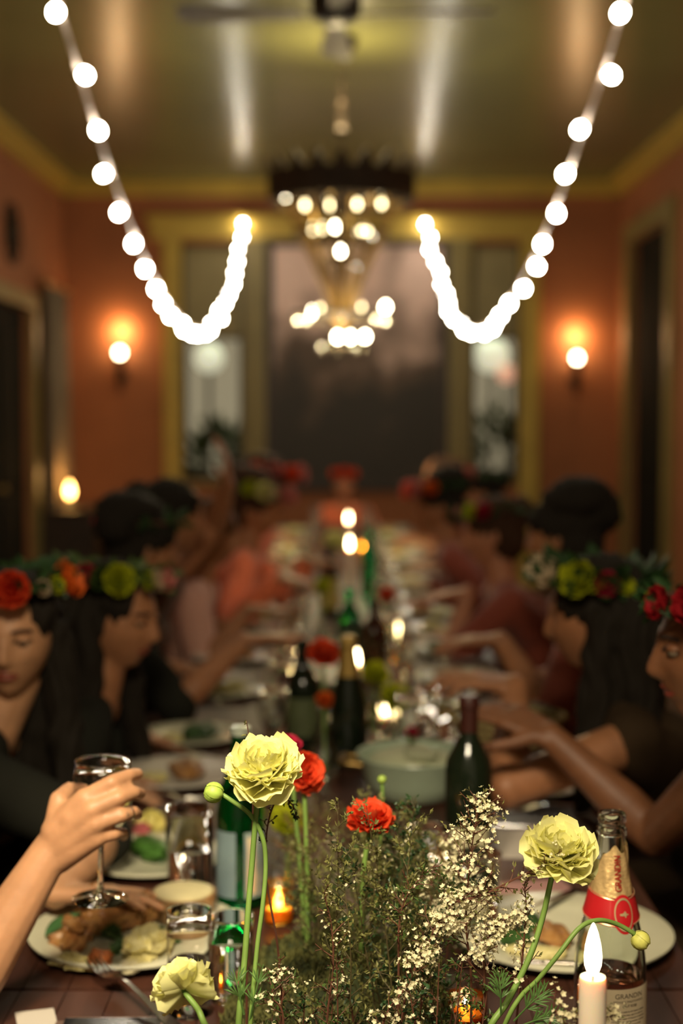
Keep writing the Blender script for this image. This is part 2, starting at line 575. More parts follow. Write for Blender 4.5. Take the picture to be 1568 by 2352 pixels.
# pale curtain in the far left corner
CURT = mat('pale_beige_curtain', (0.20, 0.15, 0.095), 0.9, var=0.2, vscale=5)
t = thing('curtain', 'pale beige pleated curtain hanging beside the dark door on the left wall', 'curtain', (-RX + 0.09, 12.25, 0))
mb = MB()
n = 60
vs, fs = [], []
for i in range(n + 1):
    y = -0.42 + 0.84 * i / n
    x = 0.03 * math.sin(i * 0.95) + 0.008 * math.sin(i * 2.3)
    for z in (0.05, 0.9, 1.7, 2.62):
        vs.append((x * (0.7 + 0.3 * (2.6 - z)), y, z))
for i in range(n):
    for k in range(3):
        a = i * 4 + k
        fs.append((a, a + 4, a + 5, a + 1))
mb.add(vs, fs)
c = mb.build('fabric', CURT, t)
md = c.modifiers.new('thick', 'SOLIDIFY'); md.thickness = 0.003
MB().tube([(0, -0.5, 2.65), (0, 0.5, 2.65)], 0.014, 10).build('rod', BRASS, t)
for y in (-0.52, 0.52):
    MB().ellipsoid((0, y, 2.65), (0.025, 0.03, 0.025), 12, 8).build('finial', BRASS, t)

# dark round ornament on left wall
p = at(28, 545, 10.9)
t = thing('wall_ornament', 'dark round wrought ornament high on the left wall above the door', 'ornament', (-RX, 10.95, 2.93))
Mx = Matrix.Rotation(PI / 2, 4, 'Y')
MB().lathe([(0.20, 0.002), (0.235, 0.002), (0.235, 0.03), (0.20, 0.03)], 32, Mx, closed=True).build('rim', IRON, t)
MB().lathe([(0, 0.001), (0.10, 0.001), (0.08, 0.035), (0, 0.05)], 24, Mx).build('boss', IRON, t)
for k in range(8):
    a = k * PI / 4
    MB().tube([(0.015, 0.09 * math.cos(a), 0.09 * math.sin(a)), (0.03, 0.15 * math.cos(a + .15), 0.15 * math.sin(a + .15)),
               (0.015, 0.205 * math.cos(a), 0.205 * math.sin(a))], 0.012, 6).build('spoke', IRON, t)

# large painting on far wall, dark below, mottled pinkish towards the top
pm = bpy.data.materials.new('mottled_painting')
pm.use_nodes = True
nt = pm.node_tree
b = nt.nodes['Principled BSDF']
b.inputs['Roughness'].default_value = 0.6
tc = nt.nodes.new('ShaderNodeTexCoord')
nz = nt.nodes.new('ShaderNodeTexNoise'); nz.inputs['Scale'].default_value = 2.2; nz.inputs['Detail'].default_value = 5
nt.links.new(tc.outputs['Object'], nz.inputs[0])
sp = nt.nodes.new('ShaderNodeSeparateXYZ'); nt.links.new(tc.outputs['Object'], sp.inputs[0])
mr = nt.nodes.new('ShaderNodeMapRange')
mr.inputs['From Min'].default_value = 0.65; mr.inputs['From Max'].default_value = 1.85
nt.links.new(sp.outputs['Z'], mr.inputs[0])
mm = nt.nodes.new('ShaderNodeMath'); mm.operation = 'MULTIPLY_ADD'
mm.inputs[1].default_value = 1.9; mm.inputs[2].default_value = -0.95
nt.links.new(nz.outputs['Fac'], mm.inputs[0])
ad = nt.nodes.new('ShaderNodeMath'); ad.operation = 'ADD'
nt.links.new(mm.outputs[0], ad.inputs[0]); nt.links.new(mr.outputs[0], ad.inputs[1])
rp = nt.nodes.new('ShaderNodeValToRGB')
rp.color_ramp.elements[0].color = (0.020, 0.013, 0.007, 1)
rp.color_ramp.elements[0].position = 0.1
rp.color_ramp.elements[1].color = (0.80, 0.56, 0.47, 1)
rp.color_ramp.elements[1].position = 0.95
e = rp.color_ramp.elements.new(0.45); e.color = (0.11, 0.065, 0.04, 1)
nt.links.new(ad.outputs[0], rp.inputs[0]); nt.links.new(rp.outputs[0], b.inputs['Base Color'])
t = thing('painting', 'very large dark painting, mottled pinkish towards the top, between the two windows', 'painting', (0.14, RY - 0.02, 0.92))
MB().bbox(-0.76, 0.76, -0.03, 0.0, 0.0, 2.17).build('canvas', pm, t, False)
mb = MB()
for x in (-0.79, 0.79):
    mb.bbox(x - 0.035, x + 0.035, -0.06, 0.01, -0.05, 2.22)
mb.bbox(-0.76, 0.76, -0.06, 0.01, -0.05, 0.02).bbox(-0.76, 0.76, -0.06, 0.01, 2.15, 2.22)
mb.build('frame', DARKW, t, False)

# garden outside the windows
struct('ground', MB().bbox(-4, 4, RY + 0.25, RY + 4, -0.1, 0.0), MOSS)
for k, (x, y, s) in enumerate(((-1.95, 14.6, 0.42), (-1.25, 14.2, 0.42), (-0.75, 14.9, 0.5), (1.05, 14.3, 0.42), (1.62, 14.9, 0.5), (2.05, 14.1, 0.40))):
    t = thing('shrub', ['leafy dark shrub outside the left window, outermost', 'low leafy shrub outside the left window, middle one',
                        'tall leafy shrub outside the left window beside the painting', 'leafy shrub outside the right window, innermost',
                        'tall leafy shrub outside the right window, middle one', 'low leafy shrub outside the right window, outermost'][k],
              'shrub', (x, y, 0))
    mb = MB()
    for i in range(420):
        d = V((random.gauss(0, 1), random.gauss(0, 1), random.gauss(0, 1))).normalized()
        r = s * (0.55 + 0.45 * random.random())
        c = V((d.x * r * 0.7, d.y * r * 0.7, 0.75 + s * 0.6 + d.z * r * 1.2))
        M = Matrix.Translation(c) @ Matrix.Rotation(random.random() * 6, 4, d) @ axis_matrix(d).to_4x4()
        L = 0.09 + 0.06 * random.random()
        mb.add([(0, 0, 0), (L * .35, 0.01, L * .5), (0, 0, L), (-L * .35, 0.01, L * .5)], [(0, 1, 2), (0, 2, 3)], M)
    mb.build('foliage', LEAF, t, False, 'stuff')
    mb = MB()
    for i in range(6):
        a = i * 1.05
        mb.tube([(0, 0, 0), (0.1 * math.cos(a), 0.1 * math.sin(a), 0.5), (s * .5 * math.cos(a), s * .5 * math.sin(a), 0.9 + s * .6)], [0.02, 0.014, 0.006], 5)
    mb.build('stem', TWIG, t)
GLOBE = mat('reflection_glow', (0.9, 0.9, 0.8), 0.4, emit=(0.85, 0.80, 0.60), estr=0.6)  # self-lit globes added behind the panes to imitate table lights reflected there
GLOBEP = mat('reflection_glow_pink', (0.9, 0.6, 0.5), 0.4, emit=(0.9, 0.42, 0.28), estr=0.6)
for k, (px, py, Y, r, m, lab) in enumerate(((480, 822, 13.8, 0.14, GLOBE, 'pale glowing globe added as a reflection in the left window'),
                                            (1128, 815, 13.8, 0.17, GLOBE, 'larger pale globe added as a reflection in the right window'),
                                            (1162, 858, 13.5, 0.09, GLOBEP, 'small pink globe added as a reflection in the right window'))):
    p = at(px, py, Y)
    t = thing('reflection_globe', lab, 'lamp', (p.x, p.y, 0))
    MB().ellipsoid((0, 0, p.z), (r, r, r), 20, 14).build('globe', m, t)
    MB().tube([(0, 0, 0), (0, 0, p.z - r)], 0.02, 8).build('post', IRON, t)
    MB().lathe([(0, 0), (0.09, 0), (0.09, 0.02), (0.03, 0.05), (0, 0.05)], 16).build('base', IRON, t)
lamp('shrub_fill_light', 'POINT', (-1.1, 13.5, 2.6), 5.0, (0.75, 0.9, 0.7), 0.15)  # added fill with no lamp behind it, brightens the shrubs
lamp('shrub_fill_light', 'POINT', (1.4, 13.5, 2.6), 5.0, (0.75, 0.9, 0.7), 0.15)


# ------------------------------------------------------------------ sconces
def sconce(px, py, side):
    p = at(px, py, RY - 0.14)
    t = thing('wall_sconce', 'brass torch wall sconce with a round glowing bulb %s of the %s window' % (side, side), 'sconce', (p.x, RY, p.z))
    MB().lathe([(0, 0), (0.055, 0), (0.05, 0.012), (0.02, 0.02), (0, 0.02)], 20, Matrix.Translation((0, 0, -0.2)) @ Matrix.Rotation(PI / 2, 4, 'X')).build('backplate', IRON, t)
    MB().tube(catmull([(0, -0.015, -0.2), (0, -0.08, -0.26), (0, -0.14, -0.22), (0, -0.14, -0.12)], 6), 0.012, 8).build('arm', IRON, t)
    MB().lathe([(0, -0.36), (0.012, -0.34), (0.022, -0.25), (0.035, -0.12), (0.062, -0.045), (0.058, -0.04), (0.02, -0.07), (0, -0.07)], 20,
               Matrix.Translation((0, -0.14, 0.0))).build('torch_cup', IRON, t)
    MB().ellipsoid((0, -0.14, 0), (0.034, 0.034, 0.038), 18, 12).build('bulb', BULB_SC, t)
    lamp('sconce_light', 'POINT', (0, -0.10, 0.20), 7.0, (1.0, 0.60, 0.27), 0.03, parent=t)
    return t


sconce(275, 810, 'left')
sconce(1325, 822, 'right')

# ------------------------------------------------------------------ sideboard with candle lamp in the far left corner
t = thing('sideboard', 'small dark wooden sideboard in the far left corner under the candle lamp', 'sideboard', (-2.27, 12.1, 0))
MB().bbox(-0.21, 0.21, -0.40, 0.40, 0.15, 0.74).build('body', DARKW, t, False)
MB().bbox(-0.23, 0.23, -0.43, 0.43, 0.74, 0.77).build('top', DARKW, t, False)
for y in (-0.2, 0.2):
    d = MB().bbox(0.21, 0.225, y - 0.18, y + 0.18, 0.18, 0.71).build('door', DARKW, t, False)
    MB().ellipsoid((0.235, y * 0.3, 0.45), (0.012, 0.012, 0.012), 10, 6).build('knob', BRASS, d)
for x in (-0.18, 0.18):
    for y in (-0.36, 0.36):
        MB().tube([(x, y, 0), (x, y, 0.15)], [0.016, 0.024], 8).build('leg', DARKW, t)
p = at(160, 1130, 12.05)
t = thing('hurricane_lamp', 'warm glowing hurricane candle lamp on the sideboard in the left corner', 'lamp', (p.x, p.y, 0.77))
h = p.z - 0.77
MB().lathe([(0, 0), (0.05, 0), (0.05, 0.01), (0.02, 0.02), (0.02, h - 0.11), (0.045, h - 0.10), (0, h - 0.10)], 18).build('base', BRASS, t)
MB().lathe([(0.042, h - 0.10), (0.05, h), (0.04, h + 0.12), (0.037, h + 0.12), (0.047, h), (0.039, h - 0.10)], 20, closed=True).build('glass_chimney', GLASS_FAR, t)
MB().lathe([(0, h - 0.10), (0.02, h - 0.10), (0.02, h - 0.05), (0, h - 0.05)], 14).build('candle', WAX, t)
LAMPG = mat('lamp_flame', (1, .7, .3), 0.5, emit=(1.0, 0.52, 0.14), estr=25.0)
MB().lathe([(0, h - 0.05), (0.026, h - 0.02), (0.029, h + 0.01), (0.016, h + 0.05), (0, h + 0.085)], 12).build('flame', LAMPG, t)
lamp('hurricane_light', 'POINT', (0.0, 0, h + 0.15), 3.0, (1.0, 0.50, 0.15), 0.04, parent=t)


# ------------------------------------------------------------------ string lights
bulb_me = MB().ellipsoid((0, 0, -0.030), (0.0195, 0.0195, 0.022), 14, 10).mesh('bulb')
bulb_me.materials.append(BULB)
sock_me = MB().lathe([(0, 0.012), (0.006, 0.012), (0.011, 0.004), (0.011, -0.012), (0, -0.012)], 10).mesh('socket')
sock_me.materials.append(CABLE)


def string_lights(sign, label, x0, x1, seed):
    rnd = random.Random(seed)
    t = thing('string_lights', label, 'string lights', (sign * x0, 3.65, 3.25), group='festoon strings over the table')
    root = V(t.location)
    pts = []
    ya, yb = 3.65, 12.93
    N = 120
    for i in range(N + 1):
        y = ya + (yb - ya) * i / N
        h = 2.05 + 0.0554 * (y - 8.14) ** 2
        f = (y - ya) / (yb - ya)
        pts.append(V((sign * (x0 + (x1 - x0) * f), y, h)))
    MB().tube(pts, 0.0065, 6).build('cable', CABLE, t, origin=root)
    acc, nxt, k = 0, 0.22, 0
    for a, b_ in zip(pts, pts[1:]):
        L = (b_ - a).length
        while acc + L > nxt:
            p = a.lerp(b_, (nxt - acc) / L)
            s = link_mesh('socket', sock_me, None, t)
            ang = rnd.uniform(-0.9, 0.9)
            s.location = p - root
            s.rotation_euler = (rnd.uniform(-.3, .3), ang, 0)
            bb = link_mesh('bulb', bulb_me, None, s)
            nxt += 0.335
            k += 1
        acc += L
    for q in (pts[0], pts[-1]):
        MB().tube([q, q + V((0, 0, 0.05)), q + V((0, 0, 0.09 if q is pts[-1] else RH - q.z))], 0.004, 6).build('hook', IRON, t, origin=root)
    return t


string_lights(-1, 'left string of round white bulbs sagging over the table', 0.87, 0.86, 3)
string_lights(1, 'right string of round white bulbs sagging over the table', 0.88, 0.76, 5)

# ------------------------------------------------------------------ chandelier
CX, CY_ = 0.0, 8.1
hz = lambda py: at(784, py, CY_).z
t = thing('chandelier', 'dark bronze crown chandelier with rings of glowing bulbs above the table', 'chandelier', (CX, CY_, 0))
MB().lathe([(0, RH), (0.09, RH), (0.085, RH - 0.05), (0.05, RH - 0.09), (0.018, RH - 0.11), (0, RH - 0.11)], 24).build('ceiling_rose', IRON, t)
link = MB().lathe([(0.012, -0.003), (0.018, -0.003), (0.018, 0.003), (0.012, 0.003)], 12, Matrix.Scale(1.5, 4, (1, 0, 0)), closed=True).mesh('chain_link')
link.materials.append(IRON)
z = RH - 0.12
k = 0
while z > hz(395):
    o = link_mesh('chain_link', link, None, t)
    o.location = (0, 0, z)
    o.rotation_euler = (PI / 2, PI / 2, (k % 2) * PI / 2)
    z -= 0.042
    k += 1
MB().lathe([(0, hz(300) + .03), (0.02, hz(300) + .02), (0.03, hz(300)), (0.02, hz(300) - .02), (0, hz(300) - .03)], 16).build('chain_ball', IRON, t)
R1 = 0.40
zt, zb = hz(405), hz(490)
MB().lathe([(R1 - 0.01, zb + 0.06), (R1 + 0.012, zb + 0.06), (R1 + 0.018, zt), (R1 + 0.0, zt)], 48, closed=True).build('crown_band', IRON, t)
for k in range(20):
    a = 2 * PI * k / 20
    M = Matrix.Translation((R1 * math.cos(a), R1 * math.sin(a), zt)) @ Matrix.Rotation(a, 4, 'Z')
    MB().add([(0.0, -0.045, 0), (0.0, 0.045, 0), (0.01, 0.03, 0.04), (0.03, 0, 0.085), (0.01, -0.03, 0.04),
              (0.012, -0.045, 0), (0.012, 0.045, 0), (0.022, 0.03, 0.04), (0.04, 0, 0.085), (0.022, -0.03, 0.04)],
             [(0, 4, 3, 2, 1), (5, 6, 7, 8, 9), (0, 1, 6, 5), (1, 2, 7, 6), (2, 3, 8, 7), (3, 4, 9, 8), (4, 0, 5, 9)], M).build('crown_leaf', IRON, t, False)
for k in range(6):
    a = 2 * PI * k / 6 + 0.3
    MB().tube([(0, 0, hz(385)), (R1 * math.cos(a), R1 * math.sin(a), zt)], 0.006, 6).build('stay', IRON, t)
MB().tube([(0, 0, hz(395)), (0, 0, hz(770))], 0.016, 10).build('stem', IRON, t)
# tiers: ring radius and height, bulbs given where the photograph shows their glow
tiers = [(R1 - 0.05, hz(450)), (0.26, hz(525)), (0.09, hz(585)), (0.27, hz(712)), (0.13, hz(780))]
for r, z in tiers:
    MB().lathe([(r - 0.008, z - 0.035), (r + 0.008, z - 0.035), (r + 0.01, z - 0.015), (r - 0.006, z - 0.015)], 36, closed=True).build('tier_ring', IRON, t)
    for k in range(4):
        a = PI / 4 + k * PI / 2
        MB().tube([(0, 0, z - 0.025), (r * math.cos(a), r * math.sin(a), z - 0.025)], 0.006, 6).build('tier_arm', IRON, t)
# tapering basket of strands between crown and lower tier
for k in range(18):
    a = 2 * PI * k / 18
    MB().tube([(0.33 * math.cos(a), 0.33 * math.sin(a), zb + 0.06), (0.17 * math.cos(a), 0.17 * math.sin(a), hz(590)),
               (0.07 * math.cos(a), 0.07 * math.sin(a), hz(690)), (0.03 * math.cos(a), 0.03 * math.sin(a), hz(760))],
              [0.010, 0.012, 0.010, 0.006], 5).build('bead_strand', BRASS, t)
bulbs = [(655, 450, 1), (685, 438, 0), (742, 433, 0), (807, 433, 0), (872, 440, 0), (907, 445, 0), (700, 472, 0), (757, 472, -1),
         (820, 470, 0), (876, 468, 0), (718, 526, 0), (740, 524, 0), (769, 522, 1), (830, 528, 0), (843, 529, 0), (782, 578, 1),
         (716, 718, 1), (735, 712, 0), (885, 706, 2), (830, 708, -1), (775, 775, 2), (805, 775, 2), (838, 774, 2)]
bm_ = {}
for kind, (r, m) in {-1: (0.008, BULB_CH), 0: (0.012, BULB_CH), 1: (0.013, BULB_CH2), 2: (0.018, BULB_CH2)}.items():
    me = MB().lathe([(0, -0.022), (r * .6, -0.015), (r, 0), (r * .7, 0.014), (0, 0.028)], 10).mesh('candle_bulb')
    me.materials.append(m)
    bm_[kind] = me
cup = MB().lathe([(0, -0.05), (0.008, -0.045), (0.018, -0.02), (0.015, -0.02), (0, -0.022)], 10).mesh('bulb_cup')
cup.materials.append(IRON)
for px, py, kd in bulbs:
    r, z = min(tiers, key=lambda q: abs(q[1] - hz(py)))
    dx = (px - 784) / FPX * CY_
    if abs(dx) < r:
        dy = -math.sqrt(r * r - dx * dx)
    else:
        dy = 0
    p = at(px, py, CY_ + dy)
    c = link_mesh('bulb_cup', cup, None, t)
    c.location = (p.x, dy, p.z)
    link_mesh('candle_bulb', bm_[kd], None, c)
drop = MB().lathe([(0, 0), (0.006, -0.01), (0.009, -0.026), (0, -0.045)], 6).mesh('crystal_drop', False)
drop.materials.append(CRYSTAL)
for r, z in tiers:
    n = max(6, int(r * 60))
    for k in range(n):
        a = 2 * PI * k / n
        o = link_mesh('crystal_drop', drop, None, t)
        o.location = (r * math.cos(a), r * math.sin(a), z - 0.036)
for z, e in ((3.24, 36.0), (hz(745), 75.0)):
    lamp('chandelier_light', 'POINT', (0, 0, z), e, (1.0, 0.80, 0.42), 0.10, parent=t)

# ------------------------------------------------------------------ ceiling fan
FY = 6.3
p = at(772, 22, FY)
t = thing('ceiling_fan', 'dark ceiling fan with four blades hanging above the near bulbs', 'fan', (p.x, FY, 0))
zf = p.z
FANM = mat('dark_fan_metal', (0.03, 0.025, 0.016), 0.4, metal=0.3)
FANB = mat('brown_fan_blade', (0.10, 0.075, 0.05), 0.5)
MB().lathe([(0, RH), (0.07, RH), (0.06, RH - 0.06), (0.02, RH - 0.08), (0, RH - 0.08)], 20).build('canopy', FANM, t)
MB().tube([(0, 0, RH - 0.07), (0, 0, zf + 0.1)], 0.015, 10).build('downrod', FANM, t)
MB().lathe([(0, zf + 0.14), (0.08, zf + 0.13), (0.11, zf + 0.08), (0.11, zf), (0.09, zf - 0.045), (0.05, zf - 0.06), (0, zf - 0.06)], 28).build('motor', FANM, t)
for k, (a, w) in enumerate(((-0.14, 1), (PI + 0.10, 1), (PI / 2 + 0.0, 1), (-PI / 2 + 0.06, 1))):
    M = Matrix.Translation((0, 0, zf - 0.03)) @ Matrix.Rotation(a, 4, 'Z') @ Matrix.Rotation(0.20, 4, 'X')
    b_ = MB()
    b_.add([(0.16, -0.04, 0), (0.62, -0.075, -0.01), (0.68, -0.05, -0.01), (0.69, 0.05, -0.01), (0.64, 0.08, -0.01), (0.16, 0.045, 0),
            (0.16, -0.04, 0.01), (0.62, -0.075, 0), (0.68, -0.05, 0), (0.69, 0.05, 0), (0.64, 0.08, 0), (0.16, 0.045, 0.01)],
           [(0, 5, 4, 3, 2, 1), (6, 7, 8, 9, 10, 11)] + [(i, (i + 1) % 6, (i + 1) % 6 + 6, i + 6) for i in range(6)], M)
    bl = b_.build('blade', FANB, t, False)
    MB().box((0.14, 0, 0.005), (0.14, 0.03, 0.012), M).build('blade_bracket', FANM, bl, False)

# ================================================================== TABLES AND BENCHES
TZ = 0.75


def table(y0, y1, label):
    t = thing('dining_table', label, 'table', (0, y0, 0), group='tables pushed end to end')
    L = y1 - y0
    n = 16
    w = 1.0 / n
    for k in range(n):
        x = -0.5 + w * k
        dz = random.uniform(-0.0006, 0.0)
        mb = MB()
        mb.bbox(x + 0.0008, x + w - 0.0008, 0.0, L - 0.006, TZ - 0.035, TZ + dz)
        mb.build('plank', TABLEW, t, False)
    MB().bbox(-0.44, 0.44, 0.06, 0.085, TZ - 0.12, TZ - 0.036).bbox(-0.44, 0.44, L - 0.085, L - 0.06, TZ - 0.12, TZ - 0.036) \
        .bbox(-0.44, -0.415, 0.085, L - 0.085, TZ - 0.12, TZ - 0.036).bbox(0.415, 0.44, 0.085, L - 0.085, TZ - 0.12, TZ - 0.036).build('apron', TABLEW, t, False)
    for x in (-0.38, 0.38):
        for y in (0.12, L - 0.12):
            MB().lathe([(0, 0), (0.025, 0), (0.028, 0.1), (0.038, 0.4), (0.034, 0.60), (0.034, TZ - 0.036), (0, TZ - 0.036)], 12,
                       Matrix.Translation((x, y, 0))).build('leg', TABLEW, t)


table(0.9, 1.900, 'short reddish wooden table under the phone at the photographer\'s end')
table(1.903, 4.95, 'reddish plank table under the moss centrepiece and nearest plates')
table(4.953, 8.0, 'plank table beneath the chandelier, third from the camera')
table(8.003, 10.4, 'far end plank table in front of the painting')
for s, nm in ((-1, 'left'), (1, 'right')):
    t = thing('bench', 'long dark wooden bench under the guests on the %s of the table' % nm, 'bench', (s * 0.86, 1.2, 0))
    MB().bbox(-0.17, 0.17, 0, 9.1, 0.40, 0.44).build('seat', DARKW, t, False)
    for y in (0.2, 3.1, 6.0, 8.9):
        MB().bbox(-0.14, 0.14, y - 0.03, y + 0.03, 0.0, 0.40).build('leg', DARKW, t, False)

# ================================================================== PEOPLE
def remeshed(mb, name, voxel, smooth_it=2, smooth_f=0.5, disp=None):
    me = mb.mesh(name + '_src')
    o = bpy.data.objects.new('tmp', me)
    COL.objects.link(o)
    m = o.modifiers.new('r', 'REMESH')
    m.mode = 'VOXEL'
    m.voxel_size = voxel
    m.use_smooth_shade = True
    if smooth_it:
        s = o.modifiers.new('s', 'SMOOTH')
        s.factor = smooth_f
        s.iterations = smooth_it
    dg = bpy.context.evaluated_depsgraph_get()
    out = bpy.data.meshes.new_from_object(o.evaluated_get(dg))
    out.name = name
    bpy.data.objects.remove(o)
    bpy.data.meshes.remove(me)
    if disp:
        nv = len(out.vertices)
        co = [0.0] * (nv * 3)
        no = [0.0] * (nv * 3)
        out.vertices.foreach_get('co', co)
        out.vertices.foreach_get('normal', no)
        for i in range(nv):
            k = disp(V(co[i * 3:i * 3 + 3]))
            for q in range(3):
                co[i * 3 + q] += no[i * 3 + q] * k
        out.vertices.foreach_set('co', co)
        out.update()
    out.polygons.foreach_set('use_smooth', [True] * len(out.polygons))
    return out


def g(x, s):
    return math.exp(-(x / s) ** 2)


def head_point(u, w):
    """u azimuth (0 = face front), w latitude; returns a point in head space, +Y face, +Z up"""
    x = math.sin(u) * math.cos(w)
    y = math.cos(u) * math.cos(w)
    z = math.sin(w)
    X, Y, Z = 0.074 * x, 0.093 * y, 0.112 * z
    if z < 0:
        X *= 1 - 0.34 * (-z) ** 1.6
        if y < 0:
            Y *= 1 - 0.35 * (-z)
        else:
            Y *= 1 + 0.02 * (-z)
    if y > 0:
        fr = y
        Y = Y * 0.97 + 0.004
        Y += 0.024 * g(X, 0.0085 + 0.004 * max(0, min(1, (0.01 - Z) / 0.04))) * max(0, min(1, (0.022 - Z) / 0.050)) * (1 if Z > -0.034 else math.exp(-((Z + 0.034) / 0.006) ** 2)) * fr
        Y += 0.004 * g(Z - 0.026, 0.010) * g(X, 0.05)
        Y -= 0.011 * g(abs(X) - 0.031, 0.014) * g(Z - 0.004, 0.012)
        Y += 0.006 * g(X, 0.020) * (g(Z + 0.052, 0.0055) + g(Z + 0.064, 0.006))
        Y -= 0.002 * g(X, 0.02) * g(Z + 0.0580, 0.002)
        Y += 0.008 * g(X, 0.020) * g(Z + 0.094, 0.014)
        Y += 0.004 * g(abs(X) - 0.042, 0.016) * g(Z + 0.026, 0.016)
    return V((X, Y, Z))


def head_mesh(mb, M, n=72, m=56):
    v, f = [], []
    for i in range(m + 1):
        w = -PI / 2 + PI * i / m
        w = max(-PI / 2 + 0.01, min(PI / 2 - 0.01, w))
        for k in range(n):
            v.append(head_point(2 * PI * k / n, w))
    for i in range(m):
        for k in range(n):
            j = (k + 1) % n
            f.append((i * n + k, (i + 1) * n + k, (i + 1) * n + j, i * n + j))
    f.append(tuple(range(n)))
    f.append(tuple(range((m + 1) * n - 1, m * n - 1, -1)))
    mb.add(v, f, M)
    for s in (-1, 1):
        Me = M @ Matrix.Translation((s * 0.073, -0.008, -0.004)) @ Matrix.Rotation(s * 0.35, 4, 'Z')
        mb.ellipsoid((0, 0, 0), (0.007, 0.017, 0.030), 10, 8) if False else None
        e = MB().ellipsoid((0, 0, 0), (0.007, 0.017, 0.029), 10, 8)
        mb.add(e.v, e.f, Me)


def face_patch(M, test, off=0.0012, n=200, m=150):
    mb = MB()
    idx = {}
    v, f = [], []
    def gi(i, k):
        if (i, k) not in idx:
            w = -0.75 + 1.2 * i / m
            u = -0.9 + 1.8 * k / n
            p = head_point(u, w)
            idx[(i, k)] = len(v)
            v.append(p + V((0, off, 0)) + V((math.sin(u) * off, 0, 0)))
        return idx[(i, k)]
    for i in range(m):
        for k in range(n):
            w = -0.75 + 1.2 * (i + .5) / m
            u = -0.9 + 1.8 * (k + .5) / n
            p = head_point(u, w)
            if test(p.x, p.z):
                f.append((gi(i, k), gi(i, k + 1), gi(i + 1, k + 1), gi(i + 1, k)))
    mb.add(v, f, M)
    return mb


def solve_elbow(S, W, a, b, hint):
    d = W - S
    L = min(d.length, (a + b) * 0.999)
    if d.length > L:
        W = S + d.normalized() * L
    d = (W - S)
    L = d.length
    x = (a * a - b * b + L * L) / (2 * L)
    h = math.sqrt(max(0, a * a - x * x))
    n = V(hint) - d.normalized() * V(hint).dot(d.normalized())
    n.normalize()
    return S + d.normalized() * x + n * h, W


def generic_hand(mb, W, fwd, palm_n, thumb_side, curl=0.5, spread=0.12, k=1.0):
    """W wrist; fwd pointing direction; palm_n direction the palm faces; thumb_side unit vector"""
    fwd = V(fwd).normalized()
    pn = V(palm_n); pn = (pn - fwd * pn.dot(fwd)).normalized()
    ts = fwd.cross(pn)
    if ts.dot(V(thumb_side)) < 0:
        ts = -ts
    for i, (lat, l1, l2, l3, r) in enumerate(((0.026, 0.042, 0.026, 0.020, 0.0086), (0.009, 0.046, 0.030, 0.021, 0.0088),
                                             (-0.009, 0.042, 0.027, 0.020, 0.0083), (-0.026, 0.033, 0.020, 0.017, 0.0074))):
        base = W + fwd * (0.085 - abs(lat - 0.009) * 0.25) * k + ts * lat * k
        mb.capsule(W + ts * lat * 0.5 * k, base, 0.018 * k, 0.0125 * k, ts, 0.85, 10)
        d = (fwd + ts * (lat / 0.026) * spread).normalized()
        p = base
        c = curl * (0.8 + 0.1 * i)
        for j, (L, rr) in enumerate(((l1, r), (l2, r * .92), (l3, r * .82))):
            d = (d + pn * c * (0.45 + 0.35 * j)).normalized()
            q = p + d * L * k
            mb.capsule(p, q, rr * 1.05 * k, rr * 0.93 * k, ts, 1.0, 10)
            p = q
    p = W + ts * 0.018 * k + fwd * 0.02 * k
    d = (fwd * 0.65 + ts * 0.75 + pn * 0.25).normalized()
    for L, r0, r1 in ((0.042, 0.015, 0.0115), (0.034, 0.0112, 0.0098), (0.026, 0.0098, 0.0080)):
        q = p + d * L * k
        mb.capsule(p, q, r0 * k, r1 * k, ts, 1.0, 10)
        p = q
        d = (d + fwd * 0.35 + pn * 0.15).normalized()


HAIR_N = lambda co: 0.0035 * math.sin(co.x * 260 + 3 * math.sin(co.z * 30)) + 0.006 * noise.noise(co * 25)


